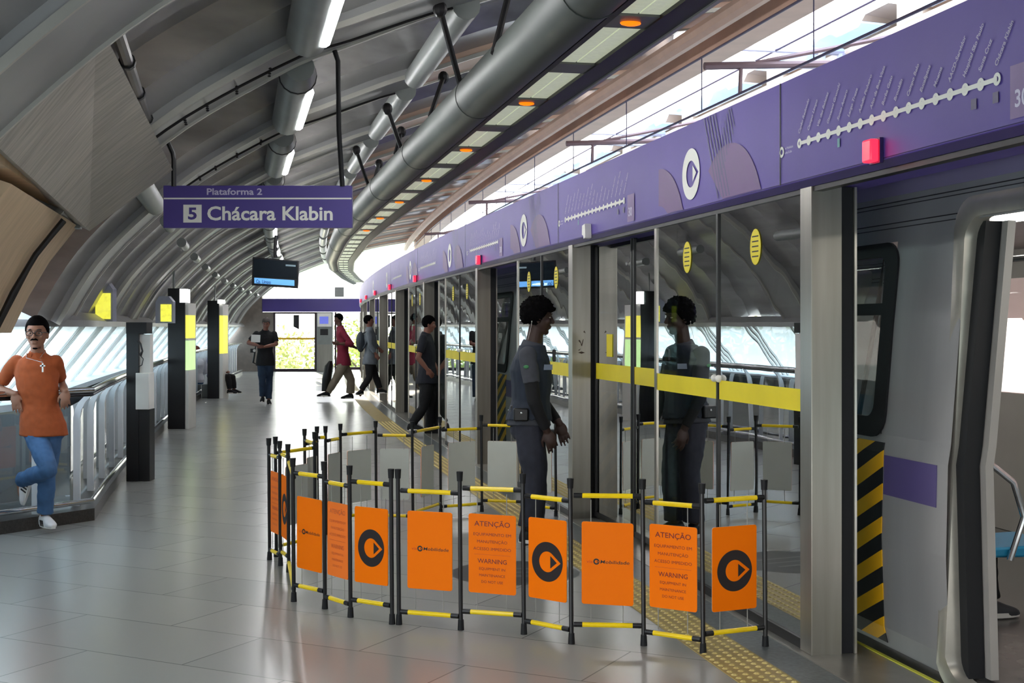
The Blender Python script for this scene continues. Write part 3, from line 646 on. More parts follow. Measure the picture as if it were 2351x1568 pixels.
mb = MB(); mb.loft([[P(s, t, z) for t, z in rect(.47, 3.3, -.06, -.004)] for s in srange(1, 43, 2)]); mb.build('cabin_floor', mat('train_floor', (96, 94, 92), .25), tn)
mb = MB(); mb.loft([[P(s, t, z) for t, z in rect(.66, 3.2, 2.2, 2.24)] for s in srange(1, 43, 2)]); mb.build('cabin_ceiling', M['tin'], tn)
mb = MB()
mb.loft([[P(s, t, z) for t, z in rect(3.2, 3.28, 0, 1.08)] for s in srange(1, 43, 2)]); mb.loft([[P(s, t, z) for t, z in rect(3.2, 3.28, 1.98, 2.24)] for s in srange(1, 43, 2)])
for c in DC: mb.loft([[P(s, t, z) for t, z in rect(3.2, 3.28, 1.0, 2.0)] for s in (c+.9, c+1.35)]); mb.loft([[P(s, t, z) for t, z in rect(3.2, 3.28, 1.0, 2.0)] for s in (c+3.2, c+3.65)])
mb.build('far_side_wall', M['tin'], tn)
mb = MB()
for s in (8.9, 1.2): mb.loft([[P(s, t, z) for t, z in rect(.62, 3.2, 0, 2.2)] for s in (s+4.6*3, s+4.6*3+.05)]) if s > 5 else None
mb.build('gangway_bulkhead', M['tin'], tn)
for i, c in enumerate(DC):
    if c < 2 or c > 42: continue
    far = i > 4
    # hazard stripe, lilac band
    mb = MB(); mb.loft([[tp_(s, z, .004), tp_(s, z, .001)] for z in (.02,) for s in (0, 1)][:0] or [[tp_(c+1.37, z, .005), tp_(c+1.86, z, .005), tp_(c+1.86, z, .001), tp_(c+1.37, z, .001)] for z in (.02, .10, .55, .76, .97, 1.02)])
    mb.build('hazard_stripe', M['stripes'], tn, smooth=0)
    mb = MB(); mb.loft([[tp_(s, z, .0035) for z in (.765, .96)]+[tp_(s, .96, .0005), tp_(s, .765, .0005)] for s in (c+DW+.09, c+1.36)]); mb.build('lilac_band', M['tband'], tn, smooth=0)
    mb = MB(); mb.loft([[tp_(s, z, .0035) for z in (.765, .96)]+[tp_(s, .96, .0005), tp_(s, .765, .0005)] for s in (c+1.9, c+4.6-DW-.14)]); mb.build('lilac_band', M['tband'], tn, smooth=0)
    # window frame with rounded corners and pane
    w0, w1, z0, z1 = c+1.50, c+3.05, 1.07, 2.03
    def rr(a0, a1, b0, b1, r_, k=5):
        out = []
        for (cx, cz, st_) in ((a1-r_, b1-r_, 0), (a0+r_, b1-r_, 90), (a0+r_, b0+r_, 180), (a1-r_, b0+r_, 270)):
            for q in range(k+1): a_ = math.radians(st_+90*q/k); out.append((cx+math.cos(a_)*r_, cz+math.sin(a_)*r_))
        return out
    fo = rr(w0-.12, w1+.12, z0-.03, z1+.0, .12); fi = rr(w0, w1, z0+.07, z1-.07, .07)
    wf = MB(); wf.loft([[tp_(a_, b_, .002) for a_, b_ in fo], [tp_(a_, b_, .014) for a_, b_ in fo], [tp_(a_, b_, .014) for a_, b_ in fi], [tp_(a_, b_, -.03) for a_, b_ in fi]], True, False)
    wfr = wf.build('window_frame', M['rubber'], tn, smooth=40)
    mb = MB(); mb.add([tp_(a_, b_, .0) for a_, b_ in fi], [tuple(range(len(fi)))]); mb.build('window_pane', M['psd'], wfr, smooth=0)
    mb = MB(); mb.loft([[tp_(s, z, .006) for z in (1.66, 1.72)]+[tp_(s, 1.72, -.02), tp_(s, 1.66, -.02)] for s in (w0, w1)]); mb.build('window_bar', M['rubber'], wfr)
    # door portal frame
    d0, d1 = c-DW, c+DW
    po = rr(d0-.13, d1+.13, -.10, 2.20, .12); pi_ = rr(d0, d1, .0, 2.10, .10)
    mb = MB(); mb.loft([[tp_(a_, b_, .001) for a_, b_ in po], [tp_(a_, b_, .03) for a_, b_ in [((a_*.6+p_[0]*.4), (b_*.6+p_[1]*.4)) for (a_, b_), p_ in zip(po, pi_)]], [tp_(a_, b_, .02) for a_, b_ in pi_], [tp_(a_, b_, -.06) for a_, b_ in pi_]], True, False)
    mb.build('door_portal', mat('portal_steel', (186, 182, 172), .28, .6), tn, smooth=40)
    isopen = i in (1, 3)
    for side in (0, 1):
        edge = d1 if side else d0
        if isopen:
            lw = (edge-.06, edge+.02) if side else (edge-.02, edge+.06)
            mb = MB(); mb.loft([[P(lw[0], tt(z)+.04, z), P(lw[1], tt(z)+.04, z), P(lw[1], tt(z)+.12, z), P(lw[0], tt(z)+.12, z)] for z in (0.01, .97, 1.06, 2.08)])
            mb.build('open_leaf_edge', M['rubber'], tn)
            lw = (edge-.10, edge-.04) if side else (edge+.04, edge+.10)
            mb = MB(); mb.loft([[P(lw[0], tt(z)+.125, z), P(lw[1], tt(z)+.125, z), P(lw[1], tt(z)+.165, z), P(lw[0], tt(z)+.165, z)] for z in (0.01, .97, 1.06, 2.08)])
            mb.build('inner_jamb', M['tin'], tn)
        else:
            a_, b_ = (c+.005, d1) if side else (d0, c-.005)
            mb = MB()
            for z0_, z1_ in ((.0, 1.0), (1.9, 2.1)): mb.loft([[tp_(s, z0_, -.04), tp_(s, z1_, -.04), tp_(s, z1_, -.07), tp_(s, z0_, -.07)] for s in (a_, b_)])
            for u, v in ((a_, a_+.12), (b_-.12, b_)): mb.loft([[tp_(s, 1.0, -.04), tp_(s, 1.9, -.04), tp_(s, 1.9, -.07), tp_(s, 1.0, -.07)] for s in (u, v)])
            lf = mb.build('closed_door_leaf', M['rubber'], tn)
            mb = MB(); mb.add([tp_(a_+.12, 1.0, -.055), tp_(b_-.12, 1.0, -.055), tp_(b_-.12, 1.9, -.055), tp_(a_+.12, 1.9, -.055)], [(0, 3, 2, 1)]); mb.build('leaf_window', M['psd'], lf, smooth=0)
    if i < 6:
        # ceiling lamp strip inside, seats along the near wall
        mb = MB(); mb.loft([[P(s, t, z) for t, z in rect(1.3, 1.42, 2.17, 2.2)] for s in (c-1.2, c+1.8)]); mb.build('cabin_lamp', mat('cabin_lamp', (255, 250, 240), .3, emit=7), tn)
        for k in range(3):
            s0 = c+1.55+k*.52; fx = .34 if k == 0 else 0; s1_ = s0+(.30 if k == 0 else .48); s0 -= .12 if k == 0 else 0
            se = MB(); se.loft([[P(s, t, z) for t, z in ((.66, .42), (1.16+fx, .40), (1.19+fx, .44), (1.14+fx, .47), (.66, .45))] for s in (s0, s1_)]); so = se.build('seat_cushion', M['blue'] if k % 2 else M['cyan'], tn, bevel=.012)
            se = MB(); se.loft([[P(s, t, z) for t, z in ((.64, .45), (.71, .45), (.67, .92), (.62, .92))] for s in (s0, s0+.48)]); se.build('seat_back', M['blue'], so, bevel=.012)
            se = MB(); se.loft([[P(s, t, z) for t, z in rect(.75, .85, 0, .4)] for s in (s0+.2, s0+.28)]); se.build('seat_leg', M['dark'], so)
            for t0 in (2.7,):
                se = MB(); se.loft([[P(s, t, z) for t, z in ((2.70, .44), (3.18, .45), (3.18, .41), (2.72, .38))] for s in (s0, s0+.48)]); so = se.build('seat_cushion', M['blue'], tn, bevel=.012)
                se = MB(); se.loft([[P(s, t, z) for t, z in ((3.12, .45), (3.19, .45), (3.19, .95), (3.15, .95))] for s in (s0, s0+.48)]); se.build('seat_back', M['cyan'], so, bevel=.012)
        mb = MB(); mb.tube([P(c+1.42, .72, 1.02), P(c+1.42, .95, .98), P(c+1.40, 1.18, .80), P(c+1.40, 1.24, .62), P(c+1.40, 1.16, .40)], .017, 10); mb.build('grab_rail', M['chrome'], tn)
        mb = MB(); mb.tube([P(c+.9, 1.9, 0), P(c+.9, 1.9, 2.2)], .017, 10); mb.build('grab_pole', M['chrome'], tn)
        mb = MB(); mb.tube([P(c-.9, 1.2, 1.95), P(c+3.4, 1.2, 1.95)], .016, 8); mb.build('overhead_rail', M['chrome'], tn)
        for k in range(4):
            s0 = c+.6+.5*k; mb = MB(); mb.tube([P(s0, 1.2, 1.94), P(s0+.03, 1.2, 1.82), P(s0+.07, 1.2, 1.72), P(s0, 1.2, 1.66), P(s0-.07, 1.2, 1.72), P(s0-.03, 1.2, 1.82), P(s0, 1.2, 1.94)], .011, 8); mb.build('strap_handle', mat('strap_purple', (70, 50, 140), .4), tn)
mb = MB(); mb.loft([[P(s, 3.24, 1.06), P(s, 3.24, 2.0)] for s in srange(1, 43, 3)], False, False); mb.build('far_window_glass', glass_mat('train_far_glass', (250, 226, 222), .5, .02, .02, .75, (240, 205, 200)), tn, smooth=0)
# ------------------------------------------------------------------ end wall
YE = 46.6; F = YE/FPX
def X_(x): return (x-1175.5)*F
def Z_(y): return EYE+(750-y)*F
mb = MB(); mb.box(X_(602), X_(900), YE, YE+.3, 2.13, 2.60); tag(mb.build('end_fascia', M['purple_s']), 'deep purple fascia across the far end of the platform', 'fascia')
mb = MB(); mb.box(X_(460), X_(628), YE+.02, YE+.2, 0, 2.12); mb.box(X_(460), X_(601), YE+.02, YE+.2, 2.12, 3.0); struct(mb.build('wall_far', mat('far_wall', (128, 118, 110), .7)))
r = thing('end_glass_door', (X_(678), YE, 0), 'dark framed glass door with a yellow push bar at the platform end', 'glass door')
mb = MB(); y0, y1 = YE, YE+.08
for a_, b_, c_, d_ in ((628, 632, 0, 2.12), (722, 728, 0, 2.12)): mb.box(X_(a_), X_(b_), y0, y1, c_, d_)
mb.box(X_(632), X_(722), y0, y1, 0, .10); mb.box(X_(632), X_(722), y0, y1, 2.06, 2.12); mb.build('door_frame', mat('maroon_frame', (44, 22, 34), .4), r)
mb = MB(); mb.box(X_(632), X_(722), YE+.03, YE+.045, .1, 2.06); mb.build('glass_pane', glass_mat('clear_glass', (245, 248, 242), .5, 0, .01), r, smooth=0)
mb = MB(); mb.box(X_(632), X_(722), YE-.03, YE+.02, 1.14, 1.21); mb.build('push_bar', M['hazy'], r)
mb = MB(); mb.prism([(0, 0), (.2, -.1), (.2, .42), (-.0, .42)], (X_(674), YE-.02, 1.6), (1, 0, 0), (0, 0, 1), (0, .03, 0)); mb.build('hanging_notice', M['dark'], r)
r = thing('service_cabinet', (X_(746), YE-.3, 0), 'tall grey steel service cabinet with a screen beside the end glass door', 'cabinet')
mb = MB(); mb.box(X_(730), X_(766), YE-.3, YE-.02, 0, 2.12); mb.build('cabinet_body', M['bulk'], r)
mb = MB(); mb.box(X_(732), X_(764), YE-.34, YE-.3, 1.60, 2.08); mb.build('monitor_case', M['white'], r)
mb = MB(); mb.box(X_(737), X_(757), YE-.345, YE-.341, 1.70, 1.96); mb.build('monitor_screen', mat('cab_screen', (84, 92, 170), .3, emit=.4), r)
mb = MB(); mb.box(X_(738), X_(756), YE-.31, YE-.301, 1.30, 1.52); mb.build('slot_panel', M['dark'], r)
mb = MB(); mb.prism([(0, 0), (.5, 0), (.5, .95), (0, .95)], (X_(732), YE-.36, 0.02), (1, 0, 0), (0, 0, 1), (0, .05, 0)); mb.build('lower_panel', M['steel_end'], r)
r = thing('end_glass_screen', (X_(820), YE, 0), 'wide dark framed glass screen closing the platform end right of the cabinet', 'glass screen')
mb = MB()
for x_ in (768, 826, 872, 905): mb.box(X_(x_), X_(x_+4), y0, y1, 0, 2.12)
mb.box(X_(772), X_(905), y0, y1, 0.06, .16); mb.build('frame', MATS['maroon_frame'], r)
mb = MB(); mb.box(X_(772), X_(905), YE+.03, YE+.045, .16, 2.10); mb.build('glass_pane', MATS['clear_glass'], r, smooth=0)
mb = MB(); mb.box(X_(786), X_(806), YE-2, YE-1.8, 2.62, 2.95); o = tag(mb.build('small_display', M['bulk']), 'small hanging display box above the far purple fascia', 'display')
# ------------------------------------------------------------------ railing
rl = thing('platform_railing', P(22, -3.95, 0), 'long glazed railing with white slats and a steel handrail on the left side', 'railing')
c0 = Vector((-3.47, 10.8, 0)); c1 = Vector((-4.02, 9.95, 0)); pts = [P(s, -3.92, 0) for s in srange(11.65, 44, 1.5)]; pts[0] = c0
full = [c1+(c1-c0)*.35]+[c1]+pts
def lift(z, dx=0): return [Vector((p.x+dx, p.y, z)) for p in full]
mb = MB(); mb.tube(lift(1.078), .024, 12); mb.build('handrail', M['chrome'], rl)
mb = MB(); mb.tube(lift(1.04, .0), .014, 8); mb.build('lower_handrail', M['dark'], rl)
mb = MB(); mb.tube(lift(.164), .022, 12); mb.build('bottom_tube', M['chrome'], rl)
mb = MB(); mb.loft([[Vector((p.x-.24, p.y+.05, z)) if q in (0, 3) else Vector((p.x+.02, p.y, z)) for q, z in enumerate((.0, .0, .10, .10))] for p in full]); mb.build('granite_kerb', M['kerb'], rl)
mb = MB(); mb.loft([[Vector((p.x-.19, p.y+.02, z)) for z in (.12, .94)] for p in full], False, False); mb.build('glass_panels', M['rail_glass'], rl, smooth=0)
def slat(b, d):
    m = MB(); path = [b+Vector((-.12, 0, .10)), b+Vector((-.12, 0, .84)), b+Vector((-.105, 0, .91)), b+Vector((-.075, 0, .97)), b+Vector((-.035, 0, 1.01)), b+Vector((.0, 0, 1.04))]
    m.loft([[p+d*.012+Vector((-.028, 0, 0)), p+d*.012+Vector((.028, 0, 0)), p-d*.012+Vector((.028, 0, 0)), p-d*.012+Vector((-.028, 0, 0))] for p in path]); return m
s = 11.3; T0 = Vector((0, 1, 0))
k = 0
while s < 43:
    slat(P(s+.45, -3.92, 0), T0).build('slat', M['slat'], rl, smooth=0); s += 1.0 if s < 20 else .8; k += 1
slat(c0+Vector((-.22, -.35, 0)), T0).build('slat', M['slat'], rl, smooth=0)
# bag / equipment by third totem and stroller-like cart
# ------------------------------------------------------------------ totems
def totem(x0, x1, yb, zt, label, lit):
    Y = EYE*FPX/(yb-750); a = px(x0, yb, Y); b = px(x1, yb, Y); wd = b.x-a.x; r = thing('information_totem', ((a.x+b.x)/2, Y+.1, 0), label, 'totem', 'platform totems')
    mb = MB(); mb.box(a.x, b.x-.05, Y, Y+.22, 0, zt); mb.build('black_case', M['black'], r, bevel=.006)
    return r, a, b, Y
r, a, b, Y = totem(385, 432, 985, 2.2, 'tall black totem with a lit top and yellow poster, middle one along the railing', 1)
mb = MB(); mb.box(b.x-.13, b.x-.045, Y-.01, Y+.3, 1.98, 2.19); mb.build('top_lamp', mat('totem_lamp', (255, 255, 250), .3, emit=2.5), r)
mb = MB(); mb.box(b.x-.05, b.x+.0, Y+.02, Y+.5, .0, 1.97); mb.build('white_side', M['white'], r)
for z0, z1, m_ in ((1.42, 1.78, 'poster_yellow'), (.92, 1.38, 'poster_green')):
    mb = MB(); mb.box(b.x-.045, b.x+.006, Y+.012, Y+.44, z0, z1); mb.build('side_poster', mat(m_, (238, 228, 90) if 'yellow' in m_ else (196, 236, 160), .5, emit=.3), r)  # slight glow put into the posters to brighten them
mb = MB(); mb.tube([Vector((a.x+.07, Y+.1, 2.19)), Vector((a.x+.07, Y+.1, 2.75)), Vector((a.x+.35, Y+.1, 3.0))], .018, 8); mb.build('support_rod', M['bulk'], r)
r, a, b, Y = totem(476, 508, 915, 2.18, 'tall black totem with pale side, farthest of the three along the railing', 1)
mb = MB(); mb.box(b.x-.05, b.x+.03, Y+.02, Y+.6, .0, 2.1); mb.build('white_side', M['white'], r)
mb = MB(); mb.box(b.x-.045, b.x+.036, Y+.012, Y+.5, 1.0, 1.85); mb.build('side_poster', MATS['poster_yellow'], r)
mb = MB(); mb.box(b.x-.08, b.x+.02, Y-.01, Y+.3, 2.12, 2.2); mb.build('top_lamp', MATS['totem_lamp'], r)
mb = MB(); mb.tube([Vector((a.x+.15, Y+.1, 2.18)), Vector((a.x+.15, Y+.1, 2.9)), Vector((a.x+.4, Y+.1, 3.1))], .018, 8); mb.build('support_rod', M['bulk'], r)
# intercom totem (nearest)
Y = 13.5; r = thing('intercom_totem', px(317, 1105, Y), 'short black intercom totem with a handset and white box, nearest along the railing', 'totem')
def bx(x0, x1, y0_, y1_, d0, d1, nm, m_, bev=0):
    a = px(x0, y1_, Y); b = px(x1, y0_, Y); mb = MB(); mb.box(a.x, b.x, Y+d0, Y+d1, a.z, b.z); return mb.build(nm, m_, r, bevel=bev)
bx(290, 318, 740, 1105, 0, .2, 'black_case', M['black']); bx(290, 337, 740, 766, -.01, .21, 'black_header', M['dark'])
bx(318, 343, 940, 1105, 0.01, .2, 'black_plinth', M['black']); bx(316, 342, 768, 856, .04, .16, 'white_backboard', M['white']); bx(313, 344, 856, 940, -.03, .17, 'white_box', M['white'], .006)
p0_ = px(322, 785, Y-.03)
mb = MB(); mb.tube([px(316, 782, Y-.03), px(323, 790, Y-.03), px(327, 806, Y-.03), px(322, 816, Y-.03)], [.016, .010, .010, .016], 8); mb.build('handset', M['black'], r)
mb = MB(); mb.tube([px(322, 816, Y-.02), px(329, 824, Y-.02), px(326, 838, Y-.02), px(318, 842, Y-.02)], .005, 6); mb.build('coiled_cord', M['black'], r)
# wall boxes; yellow reflection of the outdoors painted on, with added glow
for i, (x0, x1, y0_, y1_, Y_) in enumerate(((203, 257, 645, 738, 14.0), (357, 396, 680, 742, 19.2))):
    r = thing('wall_poster_case', px((x0+x1)/2, y1_, Y_), ['larger', 'smaller'][i]+' glazed case with a painted yellow picture, '+['just left of the intercom totem', 'just left of the middle totem'][i], 'poster case')
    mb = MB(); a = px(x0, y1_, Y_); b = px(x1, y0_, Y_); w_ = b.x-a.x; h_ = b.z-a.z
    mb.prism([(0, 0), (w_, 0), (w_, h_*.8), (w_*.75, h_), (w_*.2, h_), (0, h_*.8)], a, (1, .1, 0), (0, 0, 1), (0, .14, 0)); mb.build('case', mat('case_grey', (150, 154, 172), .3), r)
    mb = MB(); mb.prism([(w_*.3, h_*.06), (w_*.92, h_*.06), (w_*.92, h_*.7), (w_*.3, h_*.7)], a+Vector((0, -.012, 0)), (1, .1, 0), (0, 0, 1), (0, .01, 0)); mb.build('reflection', mat('painted_reflection', (232, 228, 80), .3, 0, .4, 14, emit=.3), r)
# ------------------------------------------------------------------ hanging sign and display
Y = 9.0; a = px(375, 523, Y); b = px(808, 426, Y)
r = thing('hanging_sign', ((a.x+b.x)/2, Y, a.z), 'purple hanging platform sign reading Plataforma 2 and Chácara Klabin', 'sign')
mb = MB(); mb.box(a.x, b.x, Y, Y+.06, a.z, b.z); mb.build('sign_board', M['purple_s'], r, bevel=.002)
X3 = (1, 0, 0); Z3 = (0, 0, 1)
mb = MB(); p = px(475, 447, Y); text_into(mb, 'Plataforma 2', p, X3, Z3, 14.5*Y/FPX, 127*Y/FPX, .002, .02); mb.build('platform_text', M['lilac_w'], r, smooth=0)
mb = MB(); p = px(476, 505, Y); text_into(mb, 'Chácara Klabin', p, X3, Z3, 31*Y/FPX, 288*Y/FPX, .002, .022); mb.build('destination_text', M['white'], r, smooth=0)
mb = MB(); q0 = px(376, 457.5, Y); q1 = px(807, 454, Y); mb.box(q0.x, q1.x, Y-.002, Y+.001, q0.z, q1.z); mb.build('divider_line', M['white'], r)
mb = MB(); q0 = px(421, 511, Y); q1 = px(463, 470, Y); mb.box(q0.x, q1.x, Y-.002, Y+.001, q0.z, q1.z); pl = mb.build('line_number_square', M['white'], r)
mb = MB(); text_into(mb, '5', px(432, 503, Y), X3, Z3, 26*Y/FPX, 20*Y/FPX, .004, .03); mb.build('line_number', M['purple_s'], pl, smooth=0)
for (pp_) in ([(385, 325), (397, 352), (399, 366), (399, 428)], [(768, 116), (776, 140), (778, 300), (786, 428)]):
    mb = MB(); mb.tube([px(x_, y_, Y) for x_, y_ in pp_], .017, 8); mb.build('hanger_rod', M['black'], r)
Y = 21.0; r = thing('hanging_display', px(632, 660, Y), 'dark hanging display screen with a pale blue bar along its bottom', 'display')
cs = [px(578, 655, Y), px(683, 662, Y), px(686, 599, Y), px(580, 590, Y)]
dpt = Vector((0, .08, 0)); mb = MB(); mb.loft([cs, [c+dpt for c in cs]]); mb.build('case', M['black'], r)
def quad(x0, y0_, x1, y1_, m_, nm):
    f = lambda x_, y_: px(x_, y_+(x_-578)*.065, Y)-Vector((0, .004, 0)); mb = MB(); mb.add([f(x0, y1_), f(x1, y1_), f(x1, y0_), f(x0, y0_)], [(0, 1, 2, 3)]); return mb.build(nm, m_, r, smooth=0)
quad(582, 594, 682, 634, M['screen'], 'screen'); quad(584, 637, 676, 650, M['screenblue'], 'blue_bar')
mb = MB(); text_into(mb, 'Cp. Limpo', px(588, 649.5, Y)-Vector((0, .006, 0)), (1, 0, -.065), Z3, 8*Y/FPX, 34*Y/FPX, .002, .02); mb.build('bar_text', mat('bar_ink', (36, 84, 140), .5), r, smooth=0)
mb = MB(); mb.add([px(x_, y_, Y)-Vector((0, .008, 0)) for x_, y_ in ((656, 611), (679, 612.5), (679, 608.5), (656, 607))], [(0, 1, 2, 3)]); mb.build('small_caption', mat('cap_grey', (120, 140, 150), .5), r, smooth=0)
mb = MB(); mb.tube([px(632, 592, Y), px(632, 566, Y), px(634, 540, Y)], .03, 8); mb.build('hanger_pole', M['black'], r)
# dome camera under the duct end
c = px(826, 548, 24); mb = MB(); mb.ell(c, (.10, 0, 0), (0, .10, 0), (0, 0, .09), 14, 8); mb.tube([c+Vector((0, 0, .05)), c+Vector((0, 0, .16))], .08, 12); tag(mb.build('dome_camera', M['black']), 'small black dome camera under the far end of the light tray', 'camera')
# ------------------------------------------------------------------ folding barriers with orange boards
FR = [(1.266, 6.53), (.933, 6.38), (.661, 6.557), (.30, 6.593), (.062, 6.80), (-.27, 6.897), (-.607, 7.02)]
FL = [(-.645, 7.03), (-.889, 7.196), (-1.061, 7.413), (-1.27, 7.607), (-1.455, 8.517), (-1.55, 8.75), (-1.664, 8.97)]
BK = [(-1.64, 9.09), (-1.43, 9.50), (-1.547, 9.78), (-1.49, 10.02), (-1.43, 10.06), (-1.347, 10.30), (-1.10, 10.6), (-.80, 10.55), (-.605, 11.1), (-.26, 11.3), (.09, 11.2), (.37, 11.0)]
def post(x, y, r, dx=0):
    mb = MB(); mb.tube([(x, y, .0), (x, y, .05), (x+dx, y, .76), (x+dx, y, .83)], [.014, .0115, .0115, .012], 10); p = mb.build('post', M['black'], r)
    mb = MB(); mb.tube([(x, y, 0), (x, y, .055)], [.018, .015], 10); mb.build('foot_cap', M['rubber'], p)
    mb = MB(); mb.tube([(x+dx, y, .785), (x+dx, y, .835)], [.015, .018], 10); mb.build('top_cap', M['rubber'], p)
def bar(a, b, z, r):
    a = Vector((a[0], a[1], z)); b = Vector((b[0], b[1], z)); d = (b-a); L = d.length; d.normalize(); e = min(.055, L*.22)
    mb = MB(); mb.tube([a+d*.012, a+d*e], .0135, 10); mb.build('joint_sleeve', M['black'], r); mb = MB(); mb.tube([b-d*e, b-d*.012], .0135, 10); mb.build('joint_sleeve', M['black'], r)
    mb = MB(); mb.tube([a+d*e*.9, b-d*e*.9], .0125, 12); mb.build('yellow_bar', M['yellow'], r)
    return a, b, d
def board(a, b, r, kind, w=.26, z0=.20, z1=.615, tilt=0, faded=False, flip=False):
    a = Vector((a[0], a[1], 0)); b = Vector((b[0], b[1], 0)); d = (b-a).normalized(); m = (a+b)/2; Z = Vector((0, 0, 1)); L = (b-a).length
    w = min(w, L*.80); n = d.cross(Z); dz = d+Z*tilt
    o = m-dz*w/2
    rad = .012; poly = []
    H = z1-z0
    for cx, cz, st_ in ((w-rad, H-rad, 0), (rad, H-rad, 90), (rad, rad, 180), (w-rad, rad, 270)):
        for q in range(4): an = math.radians(st_+30*q); poly.append((cx+math.cos(an)*rad, cz+math.sin(an)*rad))
    mb = MB(); mb.prism(poly, o+Z*z0, dz, Z, -n*.0025); bd = mb.build('warning_board', M['orange_l'] if faded else M['orange'], r, smooth=0)
    mb = MB(); mb.prism(poly, o+Z*z0-n*.0028, dz, Z, -n*.002); mb.build('board_back', M['boardback'], bd, smooth=0)
    for u in (.18, .80):
        mb = MB(); q = o+dz*(w*u)
        mb.tube([q+Z*(z1-.01)-n*.004, q+Z*.725-n*.004], .0025, 5); mb.build('cord_tie', mat('cord_grey', (150, 150, 144), .7), bd); mb = MB(); mb.tube([q+Z*(z0+.01)-n*.004, q+Z*.09-n*.004], .0025, 5); mb.build('cord_tie', mat('cord_grey', (150, 150, 144), .7), bd)
    C0 = o+Z*z0; sx = w/.26
    if kind == 'logo': emblem(C0+dz*(w*.5)+Z*(H*.47), dz*1.0, Z, .102, .0012).build('round_emblem', M['ink'], bd, smooth=0) if sx > .95 else emblem_sq(C0+dz*(w*.5)+Z*(H*.47), dz, Z, .102, sx).build('round_emblem', M['ink'], bd, smooth=0)
    elif kind == 'brand':
        mb = MB(); text_into(mb, 'via', C0+dz*(.025*sx)+Z*(H*.50), dz, Z, .016, .030*sx, .0012); mb.build('faint_lettering', mat('faint_print', (214, 70, 8), .6), bd, smooth=0)
        mb = MB(); text_into(mb, 'Mobilidade', C0+dz*(.094*sx)+Z*(H*.50), dz, Z, .017, .146*sx, .0012, .004, shear=.12); mb.add(emblem(C0+dz*(.074*sx)+Z*(H*.50+.008), dz, Z, .0155, .0012).v, emblem((0, 0, 0), dz, Z, .0155, 0).f)
        mb.build('brand_lettering', M['ink_r'] if faded else M['ink'], bd, smooth=0)
    elif kind == 'text':
        mb = MB(); ink = mat('faded_ink', (206, 96, 40), .6) if faded else M['ink_r']
        for tx, yy, hh, ww, bo in (('ATENÇÃO', .352, .026, .196, .008), ('EQUIPAMENTO EM', .302, .015, .206, 0), ('MANUTENÇÃO', .264, .015, .165, 0), ('ACESSO IMPEDIDO', .226, .015, .206, 0), ('WARNING', .158, .023, .16, .008), ('EQUIPMENT IN', .122, .0135, .142, 0), ('MAINTENANCE', .088, .0135, .142, 0), ('DO NOT USE', .054, .0135, .118, 0)):
            mb = MB(); text_into(mb, tx, C0+dz*(w*.5)+Z*yy, dz, Z, hh, ww*sx, .0012, bo, 'C'); mb.build('printed_line', ink, bd, smooth=0)
        mb = MB(); p = C0+dz*(.03*sx)+Z*.202+n*.0012; mb.add([p, p+dz*(.2*sx), p+dz*(.2*sx)+Z*.002, p+Z*.002], [(0, 1, 2, 3)]); mb.build('divider_line', mat('divider', (214, 80, 10), .6), bd, smooth=0)
    return bd
def emblem_sq(o, x, y, R, sx):
    m = emblem(o, x, y, R, .0012); x = Vector(x).normalized(); o = Vector(o)
    m.v = [v+x*((v-o).dot(x)*(sx-1)) for v in m.v]; return m
def barrier(pts, label, kinds, outward=1, name='folding_barrier'):
    c = Vector((sum(p[0] for p in pts)/len(pts), sum(p[1] for p in pts)/len(pts), 0)); r = thing(name, c, label, 'barrier', 'folding barriers around the closed door')
    for i, p in enumerate(pts): post(p[0], p[1], r, -.006)
    for i, (a, b) in enumerate(zip(pts, pts[1:])):
        dz = .014 if i % 2 else -.014
        bar(a, b, .735+dz, r); bar(a, b, .085+dz, r)
        k = kinds[i]
        if k is None: continue
        fd = k.endswith('*'); k = k.rstrip('*')
        # boards face outward; make left-to-right as seen from outside
        A, B = (a, b) if outward > 0 else (b, a)
        board(A, B, r, k, tilt=[.0, -.02, .01, -.03, .0][i % 5] if i else .0, faded=fd)
    return r
barrier(FR[::-1], 'folding barrier of black posts and yellow bars, right front part ending by the steel pillar', ['brand', 'text', 'logo', 'brand', 'text', 'logo'])
barrier(FL[::-1], 'folding barrier of black posts and yellow bars, left front part bending away', ['text*', 'logo', None, 'brand', 'text*', 'logo'])
barrier(BK, 'folding barrier of black posts and yellow bars, rear part seen from behind its boards', ['logo', None, 'text*', None, 'logo', 'brand', 'text', 'brand', 'logo', 'text', 'brand'], -1)
mb = MB(); c = Vector((.02, 8.5, .001))
for r0, r1 in ((0, .42),): mb.add([c]+[c+Vector((math.cos(k*.2618)*r1, math.sin(k*.2618)*r1, 0)) for k in range(24)], [(0, 1+k, 1+(k+1) % 24) for k in range(24)])
fs = tag(mb.build('floor_sticker', mat('floor_decal', (70, 72, 72), .4), smooth=0), 'round dark grey floor sticker inside the barrier', 'floor sticker')
mb = MB()
for k in range(3): mb.add([c+Vector((-.26+.0*k, -.14+.13*k, .001)), c+Vector((.20, -.14+.13*k, .001)), c+Vector((.20, -.11+.13*k, .001)), c+Vector((-.26, -.11+.13*k, .001))], [(0, 1, 2, 3)])
mb.build('sticker_marks', mat('decal_grey', (122, 124, 122), .5), fs, smooth=0)
